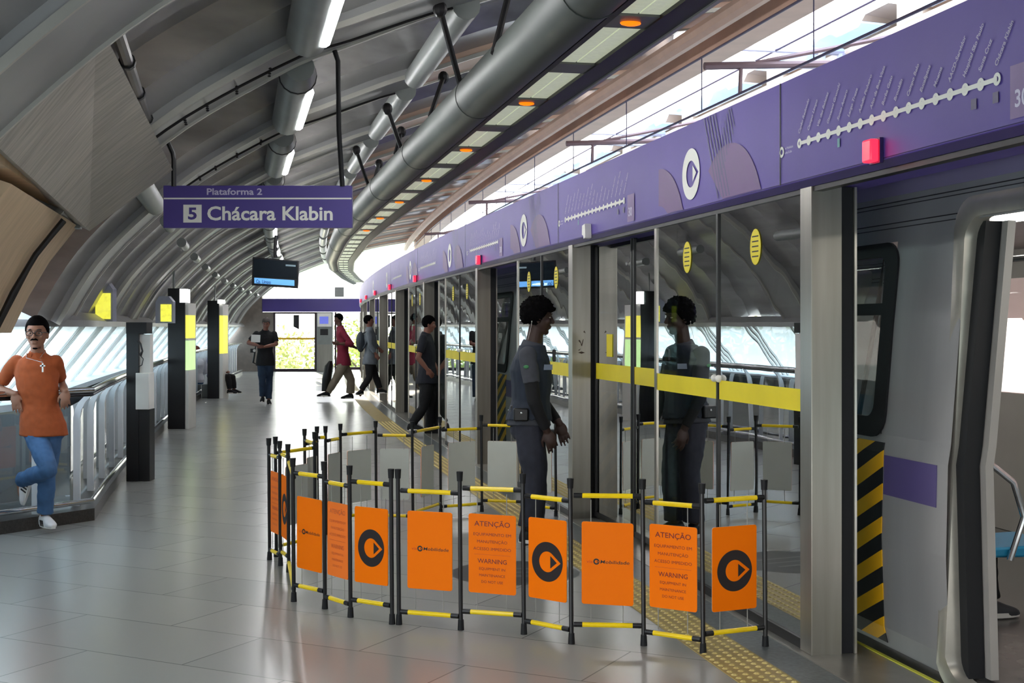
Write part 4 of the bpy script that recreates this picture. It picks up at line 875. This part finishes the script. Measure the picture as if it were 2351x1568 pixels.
# ------------------------------------------------------------------ people
def fuse(mb, name, m, parent, voxel, it=3, amp=0, fr=9):
    me = bpy.data.meshes.new('tmp'); me.from_pydata([tuple(v) for v in mb.v], [], mb.f)
    ob = bpy.data.objects.new('tmp', me); C.objects.link(ob)
    a = ob.modifiers.new('r', 'REMESH'); a.mode = 'VOXEL'; a.voxel_size = voxel
    b = ob.modifiers.new('s', 'SMOOTH'); b.iterations = it; b.factor = .5
    dg = bpy.context.evaluated_depsgraph_get(); r = bpy.data.meshes.new_from_object(ob.evaluated_get(dg))
    vs = [v.co.copy() for v in r.vertices]; ns = [v.normal.copy() for v in r.vertices]; fs = [tuple(p.vertices) for p in r.polygons]
    bpy.data.objects.remove(ob); bpy.data.meshes.remove(me); bpy.data.meshes.remove(r)
    if amp: vs = [v+n*amp*(noise(v*fr)+.6*noise(v*fr*2.3)) for v, n in zip(vs, ns)]
    q = MB(); q.v = vs; q.f = fs; return q.build(name, m, parent, smooth=180)
def limb(mb, a, b, r0, r1, rm=None):
    a = Vector(a); b = Vector(b); pts = [a, a.lerp(b, .3), a.lerp(b, .65), b]; rm = rm or (r0+r1)/2
    mb.tube(pts, [r0, max(r0*.7+r1*.3, rm), rm*.5+(r0*.35+r1*.65)*.5, r1], 14)
    mb.ell(a, (r0, 0, 0), (0, r0, 0), (0, 0, r0), 12, 8); mb.ell(b, (r1, 0, 0), (0, r1, 0), (0, 0, r1), 12, 8)
def ering(c, s, f, a, b, n=20): return [c+s*math.cos(2*math.pi*k/n)*a+f*math.sin(2*math.pi*k/n)*b for k in range(n)]
def torso(mb, J, f, infl=0, hem=None, k=1.0, top=True):
    pe, ch, ne = J['pelvis'], J['chest'], J['neck']; s = (J['shR']-J['shL']).normalized(); fv = (f-s*f.dot(s)).normalized()
    hp = (J['hpR']-J['hpL']); hs = hp.normalized() if hp.length > .02 else s; hs = (hs-fv*hs.dot(fv)).normalized()
    sw = (J['shR']-J['shL']).length/2
    low = pe+(pe-ch).normalized()*(.07 if hem is None else hem)
    w = lambda v: v*k+infl
    R = []
    R.append(ering(low, hs, fv, w(.155)+(.022 if hem is not None and hem > .02 else 0), w(.108)+(.030 if hem is not None and hem > .02 else 0))); R.append(ering(pe, hs, fv, w(.162)+(.010 if infl > 0 else 0), w(.112)+(.020 if infl > 0 else 0)))
    R.append(ering(pe.lerp(ch, .42)+fv*.01, s, fv, w(.135), w(.098))); R.append(ering(pe.lerp(ch, .8)+fv*.01, s, fv, w(.152), w(.108)))
    R.append(ering(ch, s, fv, w(.165), w(.112))); R.append(ering(ch.lerp(ne, .45), s, fv, w(max(.15, sw*.97)), w(.092)))
    R.append(ering(ch.lerp(ne, .72), s, fv, w(max(.12, sw*.80)), w(.072))); R.append(ering(ne, s, fv, w(.062), w(.058)))
    mb.loft(R)
def hand(mb, wr, hd, side, pn, curl=.6, k=1.0):
    hd = hd.normalized(); side = (side-hd*side.dot(hd)).normalized(); pn = hd.cross(side)*(1 if hd.cross(side).dot(pn) > 0 else -1)
    mb.ell(wr+hd*.045*k, hd*.056*k, side*.042*k, pn*.018*k, 14, 10)
    for i, (o, L, r) in enumerate(((-.031, .072, .0085), (-.0105, .082, .009), (.0105, .078, .0088), (.031, .060, .008))):
        p = wr+hd*.078*k+side*o*k; pts = [p]; d = (hd+side*o*2.2).normalized(); a = 0
        for q in range(3):
            a += curl*(.35+.12*i)*(1, 1.1, .8)[q]; dd = (d*math.cos(a)+pn*math.sin(a)).normalized(); p = p+dd*L*k*(.42, .33, .28)[q]; pts.append(p)
        mb.tube(pts, [r*k, r*k, r*.92*k, r*.75*k], 8); mb.ell(pts[-1], (r*.75*k, 0, 0), (0, r*.75*k, 0), (0, 0, r*.75*k), 8, 6)
    p = wr+hd*.025*k-side*.030*k; d1 = (hd*.75-side*.6+pn*.25).normalized(); d2 = (hd*.95-side*.15+pn*.35).normalized()
    mb.tube([p, p+d1*.038*k, p+d1*.038*k+d2*.034*k], [.012*k, .0105*k, .008*k], 8); q = p+d1*.038*k+d2*.034*k; mb.ell(q, (.008*k, 0, 0), (0, .008*k, 0), (0, 0, .008*k), 8, 6)
def head(mb, c, F, U, k=1.0):
    F = F.normalized(); S = F.cross(U).normalized(); U = S.cross(F).normalized()
    def e(df, ds, du, rf, rs, ru, nu=16, nv=12): mb.ell(c+(F*df+S*ds+U*du)*k, F*rf*k, S*rs*k, U*ru*k, nu, nv)
    e(-.012, 0, .030, .094, .074, .092, 24, 16); e(.012, 0, -.02, .072, .066, .082, 20, 14); e(.028, 0, -.066, .050, .048, .044); e(.058, 0, -.092, .022, .024, .020)
    e(.070, 0, .032, .018, .050, .011); e(.078, 0, -.052, .016, .025, .0085); e(.077, 0, -.063, .014, .021, .0085)
    for s in (-1, 1): e(.052, s*.040, -.018, .026, .022, .024); e(-.010, s*.073, -.012, .018, .009, .030)
    mb.tube([c+(F*.080+U*.020)*k, c+(F*.097-U*.010)*k, c+(F*.104-U*.024)*k], [.008*k, .010*k, .012*k], 10); e(.098, 0, -.024, .013, .017, .010)
    return S, U
def hairmesh(mb, c, F, U, k, line=.035, thick=.012, amp=.0, back=-.06, curl=40):
    F = F.normalized(); S = F.cross(U).normalized(); U = S.cross(F).normalized(); nu, nv = 56, 40; vs = []; fs = []
    for j in range(nv+1):
        a = math.pi*j/nv
        for i in range(nu):
            b = 2*math.pi*i/nu; d = Vector((math.sin(a)*math.cos(b), math.sin(a)*math.sin(b), math.cos(a)))   # F,S,U
            r = Vector((d.x*.094, d.y*.074, d.z*.092)); up = r.z+.030; fw = r.x-.012
            lim = line if fw > .045 else (line+(back-line)*min(1, (.045-fw)/.06))
            on = 1 if up > lim else max(0, 1-(lim-up)/.012)
            g = 1+((thick+amp*(noise(d*curl*.1)*.6+noise(d*curl*.25)))/.085)*on-(.10*(1-on))
            vs.append(c+(F*(d.x*.094*g-.012)+S*d.y*.074*g+U*(d.z*.092*g+.030))*k)
    for j in range(nv):
        for i in range(nu): q = (i+1) % nu; fs.append((j*nu+i, (j+1)*nu+i, (j+1)*nu+q, j*nu+q))
    mb.add(vs, fs)
def shoe(mb, an, toe, sole, k=1.0):
    d = (toe-an); L = .27*k; U = Vector(sole).normalized(); d = (d-U*d.dot(U)).normalized(); s = d.cross(U)
    heel = an-d*.07*k-U*0; base = an-U*.085*k
    mb.loft([[base+d*x*k+s*math.cos(t)*w*k+U*(h*(math.sin(t)*.5+.5)*k if math.sin(t) > -.2 else 0) for t in [2*math.pi*q/16 for q in range(16)]] for x, w, h in ((-.072, .022, .05), (-.055, .036, .095), (0, .040, .105), (.06, .043, .085), (.12, .047, .060), (.165, .042, .045), (.195, .022, .028))])
V = Vector
def person(name_, label, J, f, hd, up=Vector((0, 0, 1)), skin='skin_a', skinc=(150, 108, 84), shirt=None, sleeve=.5, trousers=None, shoes=None, hair=None, voxel=.012, hands=None, group=None, k=1.0, hem=None, hk=1.0, sh_infl=.018, tr_infl=.016, hairspec=None, face=True, wr_amp=.004, cat='person', solR=(0, 0, 1), solL=(0, 0, 1)):
    low = min(J['anL'].z, J['anR'].z)
    root = thing('person', (J['pelvis'].x, J['pelvis'].y, max(0, low-.09)), label, cat, group)
    sk = mat(skin, skinc, .55, 0, .08, 8)
    b = MB(); torso(b, J, f, -.006, None, k)
    limb(b, J['neck']-Vector((0, 0, .04)), J['head']+(J['neck']-J['head'])*.35, .056*k, .052*k)
    head(b, J['head'], hd, up, hk)
    for q in 'LR':
        limb(b, J['sh'+q], J['el'+q], .045*k, .038*k, .046*k); limb(b, J['el'+q], J['wr'+q], .039*k, .026*k, .040*k)
        limb(b, J['hp'+q], J['kn'+q], .078*k, .050*k, .074*k); limb(b, J['kn'+q], J['an'+q], .050*k, .034*k, .056*k)
        dd = (J['toe'+q]-J['an'+q]).normalized(); limb(b, J['an'+q]-Vector((0, 0, .03)), J['an'+q]+dd*.08-Vector((0, 0, .03)), .032*k, .028*k)
        h = (hands or {}).get(q) or {}
        hdv = h.get('d', (J['wr'+q]-J['el'+q])); sd = h.get('s', f); pn = h.get('p', (J['shR']-J['shL'])*(1 if q == 'L' else -1))
        hand(b, J['wr'+q], Vector(hdv), Vector(sd), Vector(pn), h.get('c', .5), k)
    fuse(b, 'body', sk, root, voxel, 2)
    if shirt:
        m = MB(); torso(m, J, f, sh_infl, hem, k)
        for q in 'LR':
            e = J['sh'+q].lerp(J['el'+q], min(1, sleeve*1.0)) if sleeve <= 1 else J['el'+q]
            m.tube([J['sh'+q]+(J['neck']-J['sh'+q])*.12, J['sh'+q], J['sh'+q].lerp(e, .5), e], [.056*k, .061*k, .060*k, .057*k if sleeve <= 1 else .052*k], 16)
            m.ell(J['sh'+q], (.061*k, 0, 0), (0, .061*k, 0), (0, 0, .060*k), 14, 10)
            if sleeve > 1:
                e2 = J['el'+q].lerp(J['wr'+q], sleeve-1); m.tube([J['el'+q], J['el'+q].lerp(e2, .5), e2], [.056*k, .050*k, .042*k], 16); m.ell(J['el'+q], (.055*k, 0, 0), (0, .055*k, 0), (0, 0, .055*k), 14, 10)
        nb = (J['head']-J['neck']).normalized(); m.tube([J['neck']-nb*.03, J['neck']+nb*.025], [.078*k, .066*k], 18)
        fuse(m, 'shirt', shirt, root, max(voxel, .008), 3, wr_amp, 11)
    if trousers:
        m = MB(); pe, ch = J['pelvis'], J['chest']; s = (J['hpR']-J['hpL']).normalized(); fv = (f-s*f.dot(s)).normalized(); u = (ch-pe).normalized()
        m.loft([ering(pe+u*.08, s, fv, .150*k+.008, .108*k+.006), ering(pe, s, fv, .164*k+.012, .118*k+.008), ering(pe-u*.08, s, fv, .158*k+.012, .118*k+.008), ering(pe-u*.13, s, fv, .12*k, .09*k)])
        for q in 'LR':
            limb(m, J['hp'+q], J['kn'+q], .088*k+tr_infl*.4, .060*k+tr_infl*.5, .084*k+tr_infl*.4)
            a = J['kn'+q]; e = J['an'+q]-(J['an'+q]-J['kn'+q]).normalized()*.02
            m.tube([a, a.lerp(e, .4), a.lerp(e, .8), e], [.060*k+tr_infl*.5, .062*k+tr_infl*.6, .047*k+tr_infl, .046*k+tr_infl*1.2], 16)
        fuse(m, 'trousers', trousers, root, max(voxel, .008), 3, wr_amp*1.4, 12)
    if shoes:
        for q, sl in (('L', solL), ('R', solR)):
            m = MB(); shoe(m, J['an'+q], J['toe'+q], sl, k*.98); so = fuse(m, 'shoe', shoes, root, max(.006, voxel*.6), 2)
            d = J['toe'+q]-J['an'+q]; U = Vector(sl).normalized(); d = (d-U*d.dot(U)).normalized(); s = d.cross(U); base = J['an'+q]-U*.087*k
            m = MB(); m.loft([[base+d*x*k+s*w*math.cos(t)*k+U*z for x, w, t in [(-.075+.135*(1-math.cos(2*math.pi*i/20)), .046*math.sqrt(max(0, math.sin(math.pi*(.03+.94*(.5-.5*math.cos(2*math.pi*i/20)))))), 0 if i < 10 else math.pi) for i in range(20)]] for z in (-.004, .022)]); m.build('shoe_sole', M['white'], so)
    if hair:
        m = MB(); hs = dict(line=.06, thick=.010, amp=.002, back=-.05, curl=40); hs.update(hairspec or {}); hairmesh(m, J['head'], hd, up, hk, **hs); m.build('hair', hair, root, smooth=60)
    if face:
        F = hd.normalized(); S = F.cross(up).normalized(); U = S.cross(F).normalized(); c = J['head']
        for s in (-1, 1):
            m = MB(); p = c+(F*.0725+S*s*.032+U*.008)*hk; p = p-F*.004; m.ell(p, F*.0105, S*.0135, U*.0052, 12, 8); ey = m.build('eye', mat('eye_white', (176, 164, 156), .4), root)
            m = MB(); m.ell(p+F*.0075, F*.0045, S*.0062, U*.005, 10, 6); m.build('iris', M['ink'], ey)
            m = MB(); m.tube([c+(F*.083+S*s*.016+U*.030)*hk, c+(F*.084+S*s*.032+U*.035)*hk, c+(F*.074+S*s*.050+U*.030)*hk], [.0035, .0045, .003], 6); m.build('eyebrow', M['black'], root)
    return root
V = Vector
denim = mat('blue_denim', (62, 98, 140), .8, 0, .28, 7, .2); navy = mat('navy_cloth', (22, 24, 36), .8, 0, .2, 9); blackc = mat('black_cloth', (18, 18, 22), .85, 0, .2, 9)
greycl = mat('guard_grey', (66, 68, 76), .85, 0, .10, 20); vest = mat('guard_vest', (36, 44, 58), .8, 0, .10, 14); rust = mat('rust_polo', (160, 76, 32), .85, 0, .10, 24)
hairb = mat('black_hair', (9, 8, 9), .95, 0, .3, 60, .2); hairb.node_tree.nodes['Principled BSDF'].inputs['Specular IOR Level'].default_value = .08
# --- man in the rust polo leaning on the rail
Y = 10.12
def j(x, y, d=0): return px(x, y, Y+d)
J = dict(head=j(85, 766, -.05), neck=j(86, 812, .0), chest=j(84, 860, .02), pelvis=j(99, 975, .03),
 shL=j(38, 831, .03), shR=j(128, 831, .03), elL=j(-8, 893, .12), elR=j(141, 884, .20), wrL=j(34, 905, -.06), wrR=j(150, 898, -.06),
 hpL=j(76, 985, .02), hpR=j(118, 985, .04), knL=j(113, 1078, -.18), knR=j(108, 1095, .0), anL=j(47, 1102, .10), anR=j(103, 1183, .05),
 toeL=j(52, 1160, .10), toeR=j(140, 1206, -.20))
r1 = person('man', 'person in a rust orange polo and blue jeans leaning back on the railing', J, V((.08, -1, 0)).normalized(), V((.12, -1, -.04)), skin='skin_tan', skinc=(148, 104, 82),
 shirt=rust, sleeve=.72, trousers=denim, shoes=mat('white_leather', (226, 224, 226), .5), hair=hairb, voxel=.0055, hands=dict(L=dict(d=(.25, -.25, -1), s=(-1, -.2, 0), p=(0, 1, 0), c=.35), R=dict(d=(.1, -.3, -1), s=(1, .2, 0), p=(-.4, 1, 0), c=.8)),
 hem=.085, k=.93, hk=1.05, solL=(-.85, -.1, .25), hairspec=dict(line=.070, thick=.012, back=-.01), wr_amp=.005)
c = J['head']; F = V((.12, -1, -.04)).normalized(); S = F.cross(V((0, 0, 1))).normalized(); U = S.cross(F)
g = MB()
for s in (-1, 1):
    p = c+F*.100+S*s*.034+U*.006; pts = [p+S*math.cos(a*.3927)*.026*(1 if abs(math.cos(a*.3927)) < .9 else 1)+U*math.sin(a*.3927)*.019 for a in range(17)]; g.tube(pts, .0028, 6, False)
    g.tube([p+S*s*.026+U*.008, c+S*s*.080-F*.0+U*.008], .003, 6)
g.tube([c+F*.102-S*.008+U*.008, c+F*.102+S*.008+U*.008], .003, 6); g.build('spectacles', M['black'], r1)
g = MB(); g.tube([c+F*.090-S*.028-U*.047, c+F*.098-S*.012-U*.038, c+F*.098+S*.012-U*.038, c+F*.090+S*.028-U*.047], [.004, .007, .007, .004], 8); g.build('moustache', hairb, r1)
g = MB(); g.ell(c+F*.066-U*.108, F*.019, S*.020, U*.010, 12, 8); g.build('goatee', hairb, r1)
ne = J['neck']; ch = J['chest']; g = MB(); top = ne+V((0, -.075, .01)); cr = px(98, 838, Y-.16)
g.tube([ne+V((-.07, -.03, .02)), ne+V((-.05, -.10, -.03)), cr+V((0, 0, .02))], .0022, 6); g.tube([ne+V((.07, -.03, .02)), ne+V((.055, -.10, -.03)), cr+V((0, 0, .02))], .0022, 6); nk = g.build('necklace_chain', M['chrome'], r1)
g = MB(); g.obox(cr-V((0, 0, .02)), (.006, 0, 0), (0, .003, 0), (0, 0, .034)); g.obox(cr-V((0, 0, .006)), (.019, 0, 0), (0, .003, 0), (0, 0, .006)); g.build('cross_pendant', M['white'], nk)
g = MB()
for s in (-1, 1): g.prism([(0, 0), (.045, -.01), (.062, -.055), (.012, -.045)], ne+V((s*.012, -.078, .012)), (s, .25, 0), (0, -.15, 1), (0, -.006, 0))
g.build('polo_collar', rust, r1)
for (an, tv, U_) in ((J['anR'], J['toeR'], V((0, 0, 1))), (J['anL'], J['toeL'], V((-.85, -.1, .25)).normalized())):
    d = (tv-an); d = (d-U_*d.dot(U_)).normalized(); s = d.cross(U_); s = s if s.y < 0 else -s
    for q in range(3):
        g = MB(); b = an-U_*.075+d*(.035+.024*q)+s*.041; g.prism([(0, 0), (.012, 0), (.030, .045), (.018, .045)], b, -d, U_, s*.004); g.build('shoe_stripe', M['ink'], r1)
# --- guard in grey uniform
Y = 9.7
J = dict(head=j(1237, 729, .0), neck=j(1222, 792, .0), chest=j(1218, 850, .0), pelvis=j(1214, 968, .0),
 shL=j(1212, 815, -.19), shR=j(1216, 812, .19), elL=j(1226, 920, -.24), elR=j(1240, 915, .22), wrL=j(1256, 990, -.17), wrR=j(1284, 972, .10),
 hpL=j(1214, 980, -.09), hpR=j(1216, 980, .09), knL=j(1226, 1092, -.10), knR=j(1232, 1090, .12), anL=j(1216, 1215, -.11), anR=j(1223, 1209, .13),
 toeL=j(1262, 1234, -.16), toeR=j(1268, 1226, .15))
FG = V((1, .12, 0)).normalized()
r2 = person('guard', 'person in a grey guard uniform and dark vest standing in profile inside the barrier', J, FG, V((1, .12, -.12)), skin='skin_dark', skinc=(60, 40, 34),
 shirt=greycl, sleeve=.62, trousers=mat('guard_trousers', (46, 48, 60), .85, 0, .12, 16), shoes=mat('black_boot', (16, 16, 18), .4), hair=hairb, voxel=.0055,
 hands=dict(L=dict(d=(.35, -.05, -1), s=(1, 0, .3), p=(.0, 1, 0), c=.7), R=dict(d=(.35, 0, -1), s=(1, 0, .3), p=(0, -1, 0), c=.6)), hem=.03, k=1.10, hk=1.10, hairspec=dict(line=.052, thick=.022, amp=.016, back=-.035, curl=46), wr_amp=.004, tr_infl=.03)
m = MB(); JJ = dict(J); torso(m, JJ, FG, .032, -.02, 1.12)
vt = fuse(m, 'vest', vest, r2, .009, 3, .003, 12)
for q in 'LR':
    m = MB(); a = J['sh'+q].lerp(J['el'+q], .55); m.tube([a, J['el'+q]], [.056, .051], 14); m.ell(J['el'+q], (.051, 0, 0), (0, .051, 0), (0, 0, .051), 12, 8); m.tube([J['el'+q], J['el'+q].lerp(J['wr'+q], .9)], [.051, .038], 14); fuse(m, 'arm_sleeve', blackc, r2, .008, 2, .002)
m = MB(); pe = J['pelvis']; s = V((-.12, 1, 0)).normalized(); m.loft([ering(pe+V((0, 0, z)), s, FG, a, b_) for z, a, b_ in ((.035, .198, .150), (.04, .206, .158), (.085, .204, .156), (.09, .196, .148))]); bl = m.build('belt', M['black'], r2)
m = MB(); m.obox(px(1196, 952, Y-.21), (.055, 0, 0), (0, .03, 0), (0, 0, .048)); po = m.build('belt_pouch', M['black'], bl, bevel=.012)
m = MB(); m.ell(px(1197, 948, Y-.245), (.009, 0, 0), (0, .006, 0), (0, 0, .009), 10, 6); m.build('pouch_stud', M['chrome'], po)
m = MB(); m.obox(px(1178, 955, Y-.06), (.02, 0, 0), (0, .04, 0), (0, 0, .08)); m.build('holster', M['black'], bl, bevel=.01)
m = MB(); m.obox(px(1272, 816, Y-.03), (.012, 0, 0), (0, .02, 0), (0, 0, .045)); m.build('chest_radio', M['black'], vt, bevel=.006)
m = MB(); m.obox(px(1253, 843, Y-.16), (.05, .012, 0), (0, .003, 0), (0, 0, .020)); m.build('name_tape', mat('tape_grey', (110, 122, 140), .6), vt)
m = MB(); m.ell(px(1208, 842, Y-.275), (.020, 0, 0), (0, .005, 0), (0, 0, .013), 12, 6); m.build('shoulder_badge', mat('badge_green', (70, 140, 90), .5), r2)
m = MB(); c = J['head']; m.tube([px(1221, 738, Y-.085), px(1219, 752, Y-.08), px(1212, 780, Y-.09)], .0013, 6); m.ell(px(1221, 738, Y-.085), (.004, 0, 0), (0, .004, 0), (0, 0, .006), 8, 6); m.build('earpiece', M['white'], r2)
# --- man with white paper walking toward the camera
Y = 26.9
J = dict(head=j(611, 743, -.05), neck=j(609, 759), chest=j(609, 778), pelvis=j(609, 828), shL=j(589, 766), shR=j(630, 766), elL=j(570, 787, -.05), elR=j(635, 790, -.05), wrL=j(592, 793, -.25), wrR=j(605, 797, -.27),
 hpL=j(601, 835), hpR=j(618, 835), knL=j(602, 874, -.05), knR=j(618, 874, .1), anL=j(603, 912, .0), anR=j(617, 918, .0), toeL=j(600, 924, -.3), toeR=j(620, 925, -.25))
r3 = person('man', 'person in a black t-shirt and jeans walking toward the camera with a white paper', J, V((0, -1, 0)), V((.05, -1, -.5)), skin='skin_mid', skinc=(134, 88, 74), shirt=blackc, sleeve=.75, trousers=mat('dark_denim', (34, 52, 76), .8, 0, .25, 7), shoes=blackc, hair=mat('grey_hair', (70, 62, 58), .8), hem=.10, k=1.02, hairspec=dict(line=.07))
m = MB(); m.loft([[px(576, 785, Y-.33), px(597, 786, Y-.33), px(598, 769, Y-.33), px(577, 768, Y-.33)], [px(576, 785, Y-.325), px(597, 786, Y-.325), px(598, 769, Y-.325), px(577, 768, Y-.325)]]); tag(m.build('paper_sheet', M['white'], smooth=0), 'white sheet held up by the walking man in the black t-shirt', 'paper')
m = MB(); m.tube([px(590, 772, Y-.2), px(586, 800, Y-.2), px(584, 815, Y-.2), px(581, 832, Y-.2), px(588, 836, Y-.2)], [.01, .012, .02, .02, .01], 8); bg_ = tag(m.build('shoulder_camera', M['black']), 'black camera hanging on a strap beside the man with the paper', 'camera')
m = MB(); m.obox(px(581, 805, Y-.22), (.05, 0, 0), (0, .03, 0), (0, 0, .04)); m.build('camera_body', M['black'], bg_); m = MB(); m.ell(px(584, 805, Y-.26), (.03, 0, 0), (0, .01, 0), (0, 0, .03), 12, 6); m.build('lens', M['white'], bg_)
# --- man in red hoodie walking right
Y = 28.3
J = dict(head=j(777, 733), neck=j(781, 751), chest=j(787, 776), pelvis=j(789, 830), shL=j(786, 762, -.2), shR=j(782, 762, .2), elL=j(807, 790, -.22), elR=j(800, 790, .22), wrL=j(780, 789, -.30), wrR=j(814, 797, .12),
 hpL=j(787, 838, -.09), hpR=j(789, 838, .09), knL=j(771, 872, -.1), knR=j(806, 872, .1), anL=j(750, 900, -.1), anR=j(804, 905, .1), toeL=j(738, 910, -.1), toeR=j(786, 914, .05))
r4 = person('man', 'person in a crimson hoodie and beige trousers striding beside the far steel cabinet', J, V((-.95, -.3, 0)).normalized(), V((-.9, -.5, -.2)), skin='skin_brown', skinc=(96, 64, 52), shirt=mat('crimson_hoodie', (128, 28, 54), .85, 0, .12, 8), sleeve=1.6, trousers=mat('beige_cloth', (130, 120, 104), .85, 0, .1, 8), shoes=blackc, hair=hairb, hem=.09, k=1.08, tr_infl=.04)
m = MB(); a = px(752, 862, Y-.05); m.loft([ering(px(759, 828, Y-.1), V((1, 0, 0)), V((0, 1, 0)), .03, .08), ering(px(755, 840, Y-.1), V((1, 0, 0)), V((0, 1, 0)), .09, .12), ering(px(750, 870, Y-.1), V((1, 0, 0)), V((0, 1, 0)), .10, .12), ering(px(746, 898, Y-.1), V((1, 0, 0)), V((0, 1, 0)), .07, .10)]); tag(m.build('long_bag', M['black']), 'long black bag carried behind the person in the crimson hoodie', 'bag')
# --- person in grey jacket stepping through far door
Y = 27.6
J = dict(head=j(847, 737), neck=j(848, 753), chest=j(850, 776), pelvis=j(849, 826), shL=j(847, 763, -.2), shR=j(852, 763, .2), elL=j(850, 793, -.22), elR=j(860, 790, .2), wrL=j(862, 812, -.2), wrR=j(870, 800, .15),
 hpL=j(848, 832, -.08), hpR=j(850, 832, .08), knL=j(848, 866, -.1), knR=j(862, 862, .1), anL=j(829, 896, -.1), anR=j(872, 893, .1), toeL=j(826, 910, -.15), toeR=j(884, 902, .1))
r5 = person('man', 'person in a grey jacket and black trousers stepping into the far doorway', J, V((1, .1, 0)).normalized(), V((1, .1, 0)), skin='skin_mid', shirt=mat('grey_jacket', (112, 120, 128), .8, 0, .15, 8), sleeve=1.85, trousers=blackc, shoes=blackc, hair=hairb, hem=.10, k=1.02, face=False)
m = MB(); m.ell(px(828, 785, Y), (.10, 0, 0), (0, .15, 0), (0, 0, .22), 14, 10); m.tube([px(833, 766, Y-.15), px(843, 760, Y-.17), px(846, 780, Y-.17), px(834, 800, Y-.13)], .02, 6); tag(m.build('backpack', mat('bag_grey', (64, 72, 80), .7)), 'dark grey backpack on the person in the grey jacket', 'backpack')
# --- man in dark t-shirt stepping through the nearer open door
Y = 19.4
J = dict(head=j(985, 744), neck=j(978, 767), chest=j(978, 797), pelvis=j(980, 872), shL=j(972, 777, -.2), shR=j(984, 777, .2), elL=j(960, 822, -.24), elR=j(988, 822, .22), wrL=j(981, 848, -.2), wrR=j(1004, 850, .15),
 hpL=j(980, 880, -.09), hpR=j(983, 880, .09), knL=j(972, 935, -.1), knR=j(990, 932, .1), anL=j(946, 974, -.1), anR=j(986, 984, .1), toeL=j(953, 992, -.12), toeR=j(1012, 995, .1))
r6 = person('man', 'person in a navy t-shirt and dark trousers stepping through an open screen door', J, V((1, .1, 0)).normalized(), V((1, .15, -.2)), skin='skin_mid', shirt=navy, sleeve=.72, trousers=blackc, shoes=blackc, hair=hairb, hem=.06, k=1.05, voxel=.010)
# --- seated figures
def seated(base, f, label, seat=.45, **kw):
    f = V(f).normalized(); s = f.cross(V((0, 0, 1))); b = V(base)
    p = b+V((0, 0, seat+.10)); Jq = dict(pelvis=p, chest=p+V((0, 0, .34))-f*.02, neck=p+V((0, 0, .50))-f*.01, head=p+V((0, 0, .64))+f*.03)
    for q, e in (('L', -1), ('R', 1)):
        Jq['sh'+q] = p+V((0, 0, .44))+s*e*.18; Jq['el'+q] = p+V((0, 0, .18))+s*e*.22+f*.06; Jq['wr'+q] = p+V((0, 0, .10))+s*e*.10+f*.28
        Jq['hp'+q] = p+s*e*.09; Jq['kn'+q] = p+s*e*.11+f*.42-V((0, 0, .03)); Jq['an'+q] = b+s*e*.11+f*.46+V((0, 0, .09)); Jq['toe'+q] = Jq['an'+q]+f*.15-V((0, 0, .05))
    return person('person', label, Jq, f, f+V((0, 0, -.2)), k=.95, **kw)
seated(P(7.02, .86, 0), TN(7)[1], 'person in dark clothes seated inside the train by the open door', shirt=blackc, sleeve=1.8, trousers=blackc, shoes=mat('grey_shoe', (60, 62, 66), .6), hair=hairb, skin='skin_mid')
seated(px(490, 903, 29.6)+V((.0, 0, 0)), (1, -.25, 0), 'person in black trousers seated low behind the farthest black totem', seat=.30, shirt=mat('lilac_top', (150, 140, 160), .8), sleeve=1.8, trousers=blackc, shoes=blackc, hair=hairb, skin='skin_mid', face=False)
seated(V((px(451, 800, 30).x, 30, 0)), (-.3, 1, 0), 'person with reddish hair seated behind the railing between the two tall totems', seat=.28, shirt=mat('white_top', (220, 220, 224), .8), sleeve=1.8, trousers=denim, shoes=blackc, hair=mat('red_hair', (120, 48, 30), .7), skin='skin_pale', skinc=(200, 150, 130), face=False, hairspec=dict(line=.05, thick=.02, back=-.08))
for i_, (b0, sh_, lab) in enumerate(((px(490, 903, 29.6), .30, 'low grey bench box under the person behind the farthest totem'), (V((px(451, 800, 30).x, 30, 0)), .28, 'low grey bench box under the person with reddish hair'))):
    m = MB(); m.box(b0.x-.22, b0.x+.16, b0.y-.22, b0.y+.22, .0, sh_); o = m.build('bench_box', M['bulk'], bevel=.01); tag(o, lab, 'bench')
